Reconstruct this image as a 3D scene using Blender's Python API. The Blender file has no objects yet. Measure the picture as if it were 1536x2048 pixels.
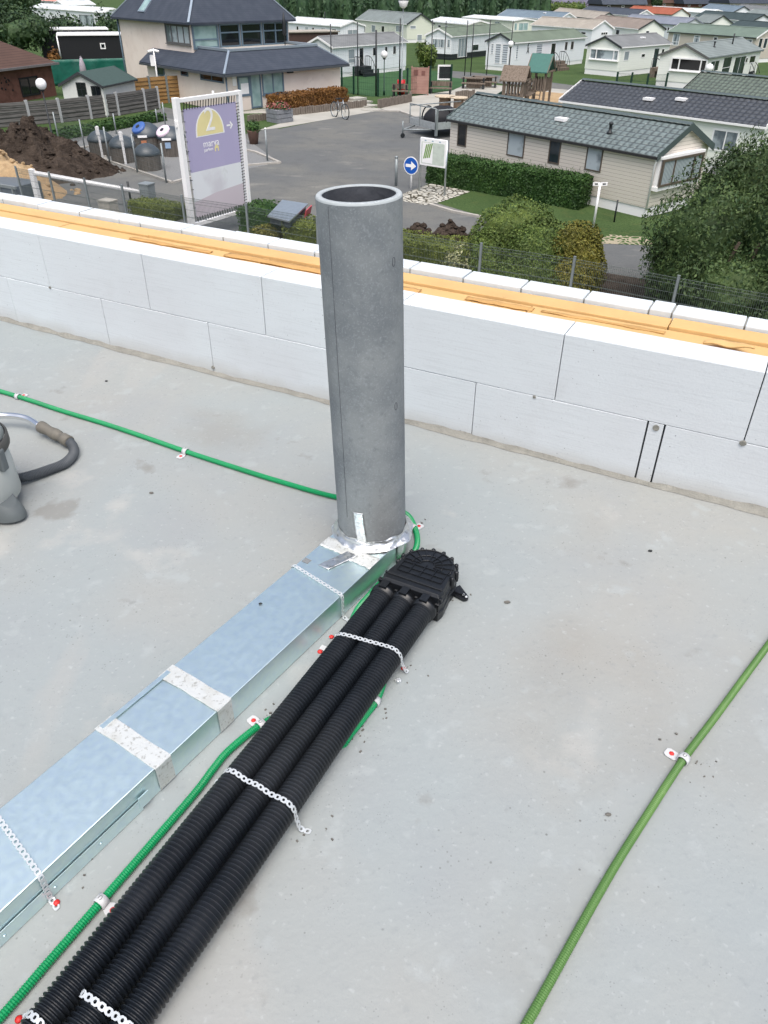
import bpy, math, random
from mathutils import Vector, noise
from math import sin, cos, pi, radians, sqrt
random.seed(7)
scn = bpy.context.scene
COL = scn.collection
V = Vector

# ------------------------------------------------------------------ camera survey
F_PX, PITCH, ROLL, CAM_Z = 1525.4, radians(34.94), radians(.68), 1.48
CAM = V((0, 0, CAM_Z))
FWD = V((0, cos(PITCH), -sin(PITCH)))
_up = V((0, sin(PITCH), cos(PITCH)))
RGT = V((1, 0, 0)) * cos(ROLL) + _up * sin(ROLL)
UPV = V((1, 0, 0)) * -sin(ROLL) + _up * cos(ROLL)
G = -6.9                      # street level; the roof slab is z = 0
TH = radians(27.18)
ED = V((cos(TH), -sin(TH), 0))   # along the parapet
ND = V((sin(TH), cos(TH), 0))    # across the parapet, outwards


def ray(px, py):
    return FWD + RGT * ((px - 768) / F_PX) + UPV * ((1024 - py) / F_PX)


def gp(px, py, z=G):
    """surveyed point: where that sight line meets the level z"""
    d = ray(px, py)
    return CAM + d * ((z - CAM_Z) / d.z)


def onplane(px, py, P, n):
    d = ray(px, py)
    return CAM + d * ((P - CAM).dot(n) / d.dot(n))


def prj(P):
    d = V(P) - CAM
    k = d.dot(FWD)
    return 768 + F_PX * d.dot(RGT) / k, 1024 - F_PX * d.dot(UPV) / k


def hz(P, py):
    lo, hi = -8.0, 30.0
    for _ in range(50):
        m = (lo + hi) / 2
        if prj((P[0], P[1], m))[1] > py:
            lo = m
        else:
            hi = m
    return lo


def R(e, n, z=0.0):
    return ED * e + ND * n + V((0, 0, z))


def dirv(deg):
    return V((cos(radians(deg)), sin(radians(deg)), 0))


# ------------------------------------------------------------------ materials
SITE = 1.0


def c(r, g, b, k=1.0):
    k *= SITE
    def f(x):
        x /= 255
        return (x / 12.92 if x <= .04045 else ((x + .055) / 1.055) ** 2.4) * k
    return (min(f(r), .88), min(f(g), .88), min(f(b), .88), 1)


class Mat:
    def __init__(s, name, col, rough=.7, metal=0., spec=.5):
        s.m = bpy.data.materials.new(name)
        s.m.use_nodes = True
        s.nt = s.m.node_tree
        s.b = s.nt.nodes['Principled BSDF']
        s.b.inputs['Roughness'].default_value = rough
        s.b.inputs['Metallic'].default_value = metal
        s.b.inputs['Specular IOR Level'].default_value = spec
        s.tc = s.n('ShaderNodeTexCoord').outputs['Object']
        rgb = s.n('ShaderNodeRGB')
        rgb.outputs[0].default_value = col
        s.col = rgb.outputs[0]
        s.nrm = None
        s.put()

    def n(s, t, **kw):
        nd = s.nt.nodes.new(t)
        for k, v in kw.items():
            setattr(nd, k, v)
        return nd

    def l(s, a, b):
        s.nt.links.new(a, b)

    def put(s):
        s.l(s.col, s.b.inputs['Base Color'])
        if s.nrm:
            s.l(s.nrm, s.b.inputs['Normal'])

    def math(s, op, a, b=None, cl=False):
        nd = s.n('ShaderNodeMath', operation=op, use_clamp=cl)
        for i, x in enumerate((a, b)):
            if x is None:
                continue
            if isinstance(x, (int, float)):
                nd.inputs[i].default_value = x
            else:
                s.l(x, nd.inputs[i])
        return nd.outputs[0]

    def rng(s, x, lo, hi, a=0., b=1.):
        nd = s.n('ShaderNodeMapRange')
        s.l(x, nd.inputs[0])
        for i, v in enumerate((lo, hi, a, b)):
            nd.inputs[i + 1].default_value = v
        return nd.outputs[0]

    def noise(s, scale, detail=4, vec=None, stretch=None):
        v = vec or s.tc
        if stretch:
            mp = s.n('ShaderNodeMapping')
            s.l(v, mp.inputs[0])
            mp.inputs['Scale'].default_value = stretch
            v = mp.outputs[0]
        nd = s.n('ShaderNodeTexNoise')
        s.l(v, nd.inputs['Vector'])
        nd.inputs['Scale'].default_value = scale
        nd.inputs['Detail'].default_value = detail
        return nd.outputs['Fac']

    def voro(s, scale, feature='F1', out='Distance', stretch=None):
        v = s.tc
        if stretch:
            mp = s.n('ShaderNodeMapping')
            s.l(v, mp.inputs[0])
            mp.inputs['Scale'].default_value = stretch
            v = mp.outputs[0]
        nd = s.n('ShaderNodeTexVoronoi', feature=feature)
        s.l(v, nd.inputs['Vector'])
        nd.inputs['Scale'].default_value = scale
        return nd.outputs[out]

    def mix(s, fac, col):
        nd = s.n('ShaderNodeMix', data_type='RGBA')
        if isinstance(fac, (int, float)):
            nd.inputs[0].default_value = fac
        else:
            s.l(fac, nd.inputs[0])
        s.l(s.col, nd.inputs[6])
        if isinstance(col, tuple):
            nd.inputs[7].default_value = col
        else:
            s.l(col, nd.inputs[7])
        s.col = nd.outputs[2]
        s.put()
        return s

    def mottle(s, scale, col, amt=1., lo=.45, hi=.65, detail=4, stretch=None):
        return s.mix(s.rng(s.noise(scale, detail, stretch=stretch), lo, hi, 0, amt), col)

    def bump(s, h, strength=.3, dist=.01):
        nd = s.n('ShaderNodeBump')
        nd.inputs['Strength'].default_value = strength
        nd.inputs['Distance'].default_value = dist
        s.l(h, nd.inputs['Height'])
        if s.nrm:
            s.l(s.nrm, nd.inputs['Normal'])
        s.nrm = nd.outputs[0]
        s.put()
        return s

    def nbump(s, scale, strength=.3, dist=.01, detail=4, stretch=None):
        return s.bump(s.noise(scale, detail, stretch=stretch), strength, dist)

    def axis(s, ax):
        nd = s.n('ShaderNodeSeparateXYZ')
        s.l(s.tc, nd.inputs[0])
        return nd.outputs[ax]

    def lines(s, period, col, width=.12, amt=1., ax=2, strength=.5, dist=.02, vec=None):
        z = s.axis(ax) if vec is None else vec
        fr = s.math('FRACT', s.math('MULTIPLY', z, 1 / period))
        s.mix(s.rng(fr, width, width * .5, 0, amt), col)
        return s.bump(fr, strength, dist)

    def dotv(s, d):
        nd = s.n('ShaderNodeVectorMath', operation='DOT_PRODUCT')
        s.l(s.tc, nd.inputs[0])
        nd.inputs[1].default_value = d
        return nd.outputs['Value']

    def island(s, lo, hi):
        """leaf-to-leaf variation between two colours"""
        g = s.n('ShaderNodeNewGeometry')
        nd = s.n('ShaderNodeMix', data_type='RGBA')
        s.l(g.outputs['Random Per Island'], nd.inputs[0])
        nd.inputs[6].default_value = lo
        nd.inputs[7].default_value = hi
        s.col = nd.outputs[2]
        s.put()
        return s

    def rough(s, scale, a, b):
        s.l(s.rng(s.noise(scale), .3, .7, a, b), s.b.inputs['Roughness'])
        return s


def plain(name, col, rough=.6, metal=0., var=.12, scale=6., bump=0., bs=40, spec=.5):
    m = Mat(name, col, rough, metal, spec)
    dk = tuple(x * (1 - var * 2) for x in col[:3]) + (1,)
    m.mottle(scale, dk, .8, .4, .75)
    if bump:
        m.nbump(bs, bump, .01)
    return m


# ------------------------------------------------------------------ mesh helpers
class MB:
    def __init__(s):
        s.v, s.f, s.sm, s.mi = [], [], [], []
        s.k = 0

    def add(s, vs, fs, smooth=False):
        o = len(s.v)
        s.v += [V(x) for x in vs]
        for f in fs:
            s.f.append([o + i for i in f])
            s.sm.append(smooth)
            s.mi.append(s.k)
        return s

    def obox(s, o, a, b, d):
        o, a, b, d = V(o), V(a), V(b), V(d)
        if a.cross(b).dot(d) < 0:
            a, b = b, a
        vs = [o, o + a, o + a + b, o + b, o + d, o + a + d, o + a + b + d, o + b + d]
        return s.add(vs, [(3, 2, 1, 0), (4, 5, 6, 7), (0, 1, 5, 4), (1, 2, 6, 5), (2, 3, 7, 6), (3, 0, 4, 7)])

    def cbox(s, ctr, sx, sy, sz, x=V((1, 0, 0)), y=None, z=V((0, 0, 1))):
        """box centred in plan on ctr, standing on ctr.z"""
        x = V(x).normalized()
        z = V(z).normalized()
        y = V(y).normalized() if y else z.cross(x)
        return s.obox(V(ctr) - x * sx / 2 - y * sy / 2, x * sx, y * sy, z * sz)

    def beam(s, p, q, w, h, up=V((0, 0, 1))):
        p, q = V(p), V(q)
        d = (q - p)
        t = d.normalized()
        sd = t.cross(up)
        if sd.length < 1e-4:
            sd = V((1, 0, 0))
        sd.normalize()
        u = sd.cross(t)
        return s.obox(p - sd * w / 2 - u * h / 2, d, sd * w, u * h)

    def tube(s, pts, r, n=8, cap=True, closed=False, smooth=True, up=None):
        pts = [V(p) for p in pts]
        m = len(pts)
        rr = r if isinstance(r, (list, tuple)) else [r] * m
        prev = None
        o = len(s.v)
        for i, p in enumerate(pts):
            if closed:
                t = pts[(i + 1) % m] - pts[i - 1]
            else:
                t = pts[min(i + 1, m - 1)] - pts[max(i - 1, 0)]
            t.normalize()
            if prev is None:
                a = V((0, 0, 1)) if abs(t.z) < .9 else V((1, 0, 0))
                u = (a - t * a.dot(t)).normalized()
            else:
                u = (prev - t * prev.dot(t)).normalized()
            prev = u
            w = t.cross(u)
            for k in range(n):
                an = 2 * pi * k / n
                s.v.append(p + (u * cos(an) + w * sin(an)) * rr[i])
        for i in range(m if closed else m - 1):
            j = (i + 1) % m
            for k in range(n):
                k2 = (k + 1) % n
                s.f.append([o + i * n + k, o + i * n + k2, o + j * n + k2, o + j * n + k])
                s.sm.append(smooth)
                s.mi.append(s.k)
        if cap and not closed:
            s.f.append([o + k for k in range(n)][::-1])
            s.f.append([o + (m - 1) * n + k for k in range(n)])
            s.sm += [False, False]
            s.mi += [s.k, s.k]
        return s

    def lathe(s, ctr, prof, n=24, axis=V((0, 0, 1)), smooth=True, cap=True):
        """prof: (radius, height along axis) pairs"""
        ctr = V(ctr)
        ax = V(axis).normalized()
        a = V((1, 0, 0)) if abs(ax.x) < .9 else V((0, 1, 0))
        u = (a - ax * a.dot(ax)).normalized()
        w = ax.cross(u)
        o = len(s.v)
        for r, h in prof:
            for k in range(n):
                an = 2 * pi * k / n
                s.v.append(ctr + ax * h + (u * cos(an) + w * sin(an)) * r)
        for i in range(len(prof) - 1):
            for k in range(n):
                k2 = (k + 1) % n
                s.f.append([o + i * n + k, o + i * n + k2, o + (i + 1) * n + k2, o + (i + 1) * n + k])
                s.sm.append(smooth)
                s.mi.append(s.k)
        if cap:
            for i, rev in ((0, True), (len(prof) - 1, False)):
                if prof[i][0] > 1e-5:
                    f = [o + i * n + k for k in range(n)]
                    s.f.append(f[::-1] if rev else f)
                    s.sm.append(False)
                    s.mi.append(s.k)
        return s

    def sphere(s, ctr, r, n=20, m=10):
        return s.lathe(ctr, [(max(r * sin(pi * i / m), 1e-4), -r * cos(pi * i / m)) for i in range(m + 1)], n, cap=False)

    def prism(s, poly, d):
        """extrude a planar polygon (3-D points) by vector d"""
        n = len(poly)
        poly = [V(p) for p in poly]
        vs = poly + [p + V(d) for p in poly]
        fs = [list(range(n))[::-1], list(range(n, 2 * n))] + [(i, (i + 1) % n, n + (i + 1) % n, n + i) for i in range(n)]
        nm = V((0, 0, 0))
        for i in range(n):
            nm += poly[i].cross(poly[(i + 1) % n])
        if nm.dot(V(d)) < 0:
            fs = [tuple(f)[::-1] for f in fs]
        return s.add(vs, fs)

    def face(s, *pts):
        return s.add(pts, [tuple(range(len(pts)))])

    def grid(s, fn, nu, nv, smooth=True):
        vs = [fn(i / nu, j / nv) for j in range(nv + 1) for i in range(nu + 1)]
        fs = [(j * (nu + 1) + i, j * (nu + 1) + i + 1, (j + 1) * (nu + 1) + i + 1, (j + 1) * (nu + 1) + i)
              for j in range(nv) for i in range(nu)]
        return s.add(vs, fs, smooth)

    def leaf(s, p, n, size, asp=.55, up=.0):
        n = (n + V((random.uniform(-1, 1), random.uniform(-1, 1), random.uniform(-1, 1))) * .8).normalized()
        t = V((random.uniform(-1, 1), random.uniform(-1, 1), random.uniform(-1, 1) + up))
        t = t - n * t.dot(n)
        if t.length < 1e-3:
            return
        t.normalize()
        b = n.cross(t)
        o = len(s.v)
        s.v += [p - t * size, p + b * size * asp, p + t * size, p - b * size * asp]
        s.f.append([o, o + 1, o + 2, o + 3])
        s.sm.append(False)
        s.mi.append(s.k)

    def build(s, name, mat, parent=None, bevel=0., kind=None, solid=0.):
        root = parent
        off = V((0, 0, 0))
        if parent is None and s.v:
            xs = [p.x for p in s.v]
            ys = [p.y for p in s.v]
            off = V(((min(xs) + max(xs)) / 2, (min(ys) + max(ys)) / 2, min(p.z for p in s.v)))
            loc = off
        else:
            loc = V((0, 0, 0))
            while root is not None:
                off = off + root.location
                root = root.parent
        me = bpy.data.meshes.new(name)
        me.from_pydata([p - off for p in s.v], [], s.f)
        mats = mat if isinstance(mat, (list, tuple)) else [mat]
        for m in mats:
            me.materials.append(m.m)
        me.polygons.foreach_set('use_smooth', s.sm)
        if len(mats) > 1:
            me.polygons.foreach_set('material_index', s.mi)
        me.update()
        o = bpy.data.objects.new(name, me)
        COL.objects.link(o)
        o.location = loc
        if parent is not None:
            o.parent = parent
        if bevel:
            bv = o.modifiers.new('bevel', 'BEVEL')
            bv.width = bevel
            bv.segments = 2
            bv.limit_method = 'ANGLE'
            bv.angle_limit = radians(40)
        if solid:
            sm = o.modifiers.new('thick', 'SOLIDIFY')
            sm.thickness = solid
            sm.offset = 0
        if kind:
            o['kind'] = kind
        return o


def tag(o, label, cat, group=None):
    o['label'] = label
    o['category'] = cat
    if group:
        o['group'] = group
    return o


def thing(name, loc, label, cat, group=None):
    o = bpy.data.objects.new(name, None)
    o.empty_display_size = .2
    COL.objects.link(o)
    o.location = V(loc)
    return tag(o, label, cat, group)


def copy_tree(o, parent=None):
    d = o.copy()
    COL.objects.link(d)
    d.parent = parent
    for ch in o.children:
        copy_tree(ch, d)
    return d


def text(name, body, P, ud, vd, size, mat, parent, extrude=.004, align='CENTER'):
    """lettering lying in the plane ud / vd, centred on P"""
    cu = bpy.data.curves.new(name, 'FONT')
    cu.body = body
    cu.size = size
    cu.extrude = extrude
    cu.align_x = align
    cu.align_y = 'CENTER'
    cu.materials.append(mat.m)
    tmp = bpy.data.objects.new(name + '_outline', cu)
    me = bpy.data.meshes.new_from_object(tmp)
    bpy.data.objects.remove(tmp)
    o = bpy.data.objects.new(name, me)
    COL.objects.link(o)
    from mathutils import Matrix
    ud, vd = V(ud).normalized(), V(vd).normalized()
    w = ud.cross(vd)
    m = Matrix((ud, vd, w)).transposed().to_4x4()
    off = V((0, 0, 0))
    r = parent
    while r is not None:
        off = off + r.location
        r = r.parent
    m.translation = V(P) - off
    o.parent = parent
    o.matrix_local = m
    return o


def smoothpath(pts, step):
    """Catmull-Rom through the points, resampled at about step"""
    pts = [V(p) for p in pts]
    P = [pts[0] * 2 - pts[1]] + pts + [pts[-1] * 2 - pts[-2]]
    fine = []
    for i in range(1, len(P) - 2):
        a, b, cc, d = P[i - 1], P[i], P[i + 1], P[i + 2]
        for k in range(20):
            t = k / 20
            fine.append(.5 * (2 * b + (cc - a) * t + (2 * a - 5 * b + 4 * cc - d) * t * t + (3 * b - a - 3 * cc + d) * t ** 3))
    fine.append(pts[-1])
    out = [fine[0]]
    acc = 0.
    for p, q in zip(fine, fine[1:]):
        L = (q - p).length
        if L < 1e-9:
            continue
        t = step - acc
        while t <= L:
            out.append(p + (q - p) * (t / L))
            t += step
        acc = L - (t - step)
    return out
# ================================================================== ROOF TERRACE
m_slab = Mat('screed', c(185, 194, 195, 0.576), .75, spec=.3)
m_slab.mottle(.9, c(192, 193, 188, 0.584), .8, .42, .62)
m_slab.mottle(3.2, c(180, 187, 190, 0.576), .5, .5, .72, 6)
m_slab.mottle(14, c(198, 206, 207, 0.592), .5, .60, .70, 6)
m_slab.mottle(2.1, c(210, 209, 204, 0.624), .5, .64, .70, 9)
m_slab.mottle(1.3, c(164, 158, 146, 0.624), .35, .60, .72, 7)
for vs_, r_, a_ in ((55, .15, .5), (21, .07, .7), (120, .2, .4), (34, .085, .5)):
    pt = m_slab.voro(vs_)
    msk = m_slab.math('MULTIPLY', m_slab.rng(pt, r_ * .55, r_, 1, 0),
                      m_slab.rng(m_slab.noise(vs_ / 9), .50, .62, 0, a_))
    m_slab.mix(msk, c(116, 118, 116, 0.640))
st_ = m_slab.rng(m_slab.noise(1.1, 6, stretch=(1.6, .5, 1)), .60, .64, 0, .28)
m_slab.mix(st_, c(206, 204, 198, 0.576))
m_slab.mix(m_slab.rng(m_slab.noise(4.5, 8), .66, .72, 0, .5), c(150, 146, 138, 0.560))
m_slab.nbump(9, .16, .02, 8)
m_slab.nbump(90, .25, .004, 4)
m_slab.nbump(30, .22, .006, 5)
m_slab.mottle(36, c(150, 158, 162, 0.599), .22, .60, .74, 4)
m_slab.mottle(60, c(214, 220, 222, 0.663), .3, .62, .74, 4)

m_aac = Mat('aerated_concrete', c(235, 243, 247, 0.718), .85, spec=.25)
m_aac.mottle(1.2, c(226, 230, 234, 0.702), .7, .4, .7)
pt = m_aac.voro(38)
m_aac.mix(m_aac.math('MULTIPLY', m_aac.rng(pt, .05, .10, 1, 0), m_aac.rng(m_aac.noise(4), .52, .62, 0, .8)), c(120, 126, 132, 0.702))
zz = m_aac.axis(2)
m_aac.mix(m_aac.math('MULTIPLY', m_aac.rng(m_aac.math('ADD', zz, m_aac.math('MULTIPLY', m_aac.noise(5), .10)), .04, .115, 1, 0), .55), c(196, 192, 182, 0.702))
m_aac.nbump(120, .22, .003, 3)
m_aac.nbump(30, .10, .004, 3, stretch=(.2, .2, 5))
m_aac.mottle(50, c(214, 220, 224, 0.588), .22, .5, .7, 2, stretch=(.12, .12, 5))
m_aac.mottle(5, c(216, 217, 214, .60), .18, .6, .75, 7)
m_aac.mottle(140, c(206, 212, 216, .58), .2, .6, .7, 3)

m_mort = plain('mortar', c(176, 175, 166, .58), .9, var=.16, scale=14, bump=.6, bs=60)
m_joint = plain('joint_gap', c(70, 74, 78, .6), .95)
m_pur = plain('insulation_foam', c(238, 196, 132, .70), .8, var=.08, scale=5, bump=.25, bs=30)
m_pur2 = plain('insulation_edge', c(228, 180, 112, .66), .85, var=.15, scale=9, bump=.4)
m_outer = Mat('facing_block', c(222, 230, 236, .86), .85, spec=.25).mottle(2.0, c(204, 212, 216, .8), .7, .4, .65).mottle(4.5, c(206, 204, 188, .7), .7, .6, .7)
m_outer.nbump(40, .4, .005)
m_facade = plain('facade_render', c(190, 190, 186, .7), .9)

m_fc = Mat('fibre_cement', c(136, 142, 144, .86), .72, spec=.35)
m_fc.mottle(7, c(112, 119, 124, .84), .8, .42, .62, 7)
m_fc.mottle(95, c(152, 159, 163, .84), .40, .56, .72, 3)
m_fc.mottle(60, c(104, 111, 116, .84), .40, .56, .72, 3)
m_fc.mottle(220, c(166, 172, 176, .84), .3, .56, .68, 2)
m_fc.mottle(3, c(136, 132, 126, .8), .4, .5, .7, 3, stretch=(1, 1, .5))
m_fc.nbump(80, .25, .003)
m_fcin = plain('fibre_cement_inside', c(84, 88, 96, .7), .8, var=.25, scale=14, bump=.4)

m_galv = Mat('galvanised_sheet', c(222, 240, 248, 1.0), .42, 1.0)
m_galv.mottle(60, c(213, 232, 241, 1.0), .5, .42, .62, 3)
m_galv.rough(70, .40, .46)
m_foil = Mat('aluminium_tape', c(226, 228, 228, .95), .34, 1.0)
m_foil.mottle(60, c(150, 150, 146, .9), .7, .55, .68, 4)
m_foil.nbump(45, .5, .006, 6)
m_foil.nbump(160, .4, .002, 3)
m_tape = Mat('worn_tape', c(222, 226, 224, .82), .5, .35)
m_tape.mottle(130, c(150, 150, 142, .8), .6, .56, .66, 4)
m_tape.mottle(22, c(196, 196, 184, .8), .5, .5, .7, 4)
m_tape.nbump(60, .35, .004, 4)
m_strap = plain('zinc_strap', c(220, 226, 229, .86), .4, .3, var=.1)
m_black = Mat('black_plastic', c(19, 24, 30, .9), .36, spec=.5).mottle(8, c(40, 44, 50, .9), .5, .5, .7).mottle(2.2, c(78, 80, 80, .8), .35, .52, .75, 7)
m_blackbox = Mat('black_moulding', c(20, 23, 27, .9), .36, spec=.5).mottle(30, c(48, 50, 54), .5, .6, .75)
m_green = Mat('green_conduit', c(10, 158, 96, .8), .38, spec=.5).mottle(6, c(8, 138, 82, .8), .6)
m_lgreen = Mat('faded_green_conduit', c(90, 132, 68, .78), .5, spec=.4).mottle(5, c(112, 152, 82, .82), .6).mottle(14, c(170, 190, 140, .8), .5, .66, .74)
m_clip = plain('grey_clip_plastic', c(206, 208, 210, .85), .5, var=.05)
m_red = plain('red_nail_cap', c(214, 44, 40, .9), .5, var=.1)
m_grit = plain('grit', c(132, 130, 124, .62), .95, var=.3, scale=60)

# --- slab
mb = MB()
P = [R(-7, -5, 0), R(7, -5, 0), R(7, 2.5, 0), R(-7, 2.5, 0)]
mb.prism([p + V((0, 0, -.25)) for p in P], V((0, 0, .25)))
mb.build('roof_slab', m_slab, kind='structure')

# --- mortar fillet along the foot of the wall, uneven
mb = MB()


def fil(u, v):
    e = -5.5 + 10 * u
    w = .022 + .022 * noise.noise(V((e * 2.1, 0, 3))) + .012 * noise.noise(V((e * 9, 0, 1)))
    h = .014 + .016 * noise.noise(V((e * 1.7, 5, 0))) + .012 * noise.noise(V((e * 11, 2, 0)))
    w, h = max(w, .004), max(h, .003)
    t = v
    return R(e, 2.496 - w * (1 - t), .0015 + h * (t ** 1.6))


mb.grid(fil, 420, 6)
t_ = tag(mb.build('mortar_fillet', m_mort), 'rough grey mortar fillet smeared along the foot of the white block wall', 'mortar')

# --- white block wall
E0, W0, W1 = 2.496, 2.496, 2.635
jb = [-5.30, -4.68, -4.05, -3.42, -2.787, -2.160, -1.530, -.8995, -.2621, -.2057, .425, 1.055, 1.685, 2.315, 2.945, 3.575]
jt = [-5.62, -5.00, -4.37, -3.742, -3.114, -2.486, -1.854, -1.225, -.5953, .0457, .676, 1.306, 1.936, 2.566, 3.2]
H1, H2 = .2398, .490
mb = MB()
for js, z0, z1 in ((jb, .002, H1 - .0006), (jt, H1 + .0006, H2)):
    for a, b in zip(js, js[1:]):
        ga = .0028
        gb = .0028
        if abs(a + .2621) < .01 or abs(a + .2057) < .01:
            ga = .006
        if abs(b + .2621) < .01 or abs(b + .2057) < .01:
            gb = .006
        if abs(a - .676) < .01 or abs(b - .676) < .01:
            ga, gb = .004, .004
        dn = random.uniform(-.0015, .0015)
        mb.obox(R(a + ga / 2, W0 + dn, z0), ED * (b - a - ga / 2 - gb / 2), ND * (W1 - W0), V((0, 0, z1 - z0 - random.uniform(0, .0008))))
wall = mb.build('block_wall', m_aac, bevel=.0022)
tag(wall, 'low white aerated concrete block parapet, two courses, beside the roof floor', 'block wall')
mb = MB()
mb.obox(R(-5.6, W0 + .022, .001), ED * 8.8, ND * (W1 - W0 - .03), V((0, 0, H2 - .012)))
mb.build('joint_core', m_joint, wall)
mb = MB()
mb.lathe(R(-.232, W0 - .001, .222), [(.011, -.003), (.011, .002)], 14, axis=-ND)
mb.build('mortar_plug', m_mort, wall)
# mortar squeezed from joints
mb = MB()
for e, z, r_ in ((.0457, H1 - .002, .011), (-2.16, .03, .010), (-.67, H1 - .004, .006), (-3.114, H1, .007)):
    vs = [R(e + r_ * (1 + .5 * noise.noise(V((k, e, 0)))) * cos(2 * pi * k / 11), W0 - .0035 - .002 * (k % 2), z + r_ * .8 * (1 + .5 * noise.noise(V((k * 2.3, e, 4)))) * sin(2 * pi * k / 11)) for k in range(11)]
    mb.prism(vs, ND * .006)
mb.build('mortar_blob', m_mort, wall)

# --- insulation boards in the cavity
ins = thing('insulation_boards', R(0, 2.75, .40), 'yellow foam insulation boards filling the cavity behind the white block wall', 'insulation')
e = -5.6
i = 0
while e < 3.2:
    L = 1.2
    mb = MB()
    mb.obox(R(e + .003, W1 + .002, .30), ED * (L - .004), ND * .135, V((0, 0, .165 + random.uniform(-.004, .004))))
    mb.build('foam_board', m_pur, ins, bevel=.003)
    mb = MB()
    e2 = e + .5
    mb.obox(R(e2 + .003, 2.775, .30), ED * (L - .004), ND * .094, V((0, 0, .176 + random.uniform(-.003, .005))))
    mb.build('foam_board', m_pur, ins, bevel=.003)
    e += L
# loose facing strips lying over the joint of the boards
for e0, e1, n0, w, lift in ((-2.75, -2.28, 2.70, .03, .012), (-2.2, -1.62, 2.70, .05, .014), (-1.05, -.78, 2.705, .035, .013), (-.75, -.30, 2.72, .02, .012), (.10, .9, 2.72, .03, .012), (-1.36, -1.24, 2.66, .06, .015)):
    mb = MB()
    mb.grid(lambda u, v: R(e0 + (e1 - e0) * u, n0 + w * v + .008 * noise.noise(V((u * 6, e0, v))),   .466 + .6 * lift * (.6 + .6 * noise.noise(V((u * 4 + e0, v * 2, 1))))), 24, 3)
    mb.build('torn_facing', m_pur2, ins, solid=.003)
mb = MB()
pts = [R(-.19 + .26 * u, 2.70, .485 + .01 * sin(u * 7)) for u in (0, .3, .6, .8, 1)]
mb.grid(lambda u, v: R(-.165 + .16 * u, 2.665 + (.04 * sin(pi * min(u * 1.1, 1)) + .012) * v, .482 + .012 * u + .004 * sin(9 * u)), 16, 4)
mb.build('torn_facing', m_pur, ins, solid=.006)

# --- outer leaf of facing blocks, down to the street
out = thing('outer_block_wall', R(0, 2.93, G), 'outer wall of grey white facing blocks with mortar joints beyond the yellow insulation', 'wall')
mb = MB()
mb.obox(R(-7, 2.881, G), ED * 14, ND * .094, V((0, 0, .30 - G)))
mb.obox(R(-7, -5.2, G), ED * 14, ND * 7.6, V((0, 0, -.30 - G)))
mb.build('facade', m_facade, out)
je = [-5.6, -5.3, -5.0, -4.7, -4.4, -4.1, -3.8, -3.539, -3.243, -2.974, -2.839, -2.581, -2.337, -2.085, -1.838, -1.61, -1.37, -1.13, -.884, -.633, -.39, -.308, -.058, .19, .44, .69, .94, 1.19, 1.44, 1.69, 1.94, 2.2, 2.5]
mb = MB()
mm = MB()
for a, b in zip(je, je[1:]):
    mb.obox(R(a + .003, 2.876 + random.uniform(-.002, .002), .305), ED * (b - a - .006), ND * .106, V((0, 0, .190 + random.uniform(-.003, .003))))
    mm.obox(R(b - .003, 2.882, .31), ED * .006, ND * .094, V((0, 0, .174 + random.uniform(0, .010))))
mb.build('facing_blocks', m_outer, out, bevel=.004)
mm.build('mortar_joints', m_mort, out)

# --- galvanised duct
DA = (ED * .104 + ND).normalized()
DB = V((DA.y, -DA.x, 0))           # to the right of the duct
DW, DH = .190, .080


def dpt(n, s, z):
    """n along the parapet normal, s = 0 at the right side, 1 at the left"""
    return R(-.975 + .104 * n, n, z) - DB * (DW * s)


duct = thing('ventilation_duct', dpt(.6, .5, 0), 'flat galvanised sheet metal duct running to the grey pipe across the roof', 'ventilation duct')
for a, b, dz in ((-1.2, .702, 0), (.704, .905, -.0015), (.907, 1.70, 0)):
    mb = MB()
    mb.obox(dpt(a, 0, .001), dpt(b, 0, 0) - dpt(a, 0, 0), -DB * DW, V((0, 0, DH - .001 + dz)))
    mb.build('duct_section', m_galv, duct, bevel=.0022)
mb = MB()
mb.obox(dpt(-1.2, -.012, .0012), dpt(.64, 0, 0) - dpt(-1.2, 0, 0), DB * .0022, V((0, 0, .037)))
mb.build('side_flange', m_galv, duct, bevel=.0008)
for k in range(14):
    mb = MB()
    mb.lathe(dpt(-.9 + .11 * k, -.024, .020), [(.0035, -.001), (.0035, .0012), (.001, .002)], 10, axis=DB)
    mb.build('rivet', m_galv, duct)
mb = MB()
mb.obox(dpt(.70, .93, DH + .0006), dpt(.905, .93, 0) - dpt(.70, .93, 0), -DB * .0125, V((0, 0, .0018)))
mb.build('seam_plate', m_galv, duct)
mb = MB()
mb.obox(dpt(.632, -.024, .012), DA * .028, DB * .002, V((0, 0, .035)))
mb.build('locking_tab', m_galv, duct)
m_dark = plain('dark_slot', c(40, 44, 46, .8), .8)
mb = MB()
mb.obox(dpt(.70, .915, DH - .0002), dpt(.905, .915, 0) - dpt(.70, .915, 0), -DB * .0007, V((0, 0, .0003)))
mb.obox(dpt(-1.2, -.0225, .0405), dpt(.64, 0, 0) - dpt(-1.2, 0, 0), DB * .0006, V((0, 0, .0006)))
mb.build('seam_gap', m_dark, duct)
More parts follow.
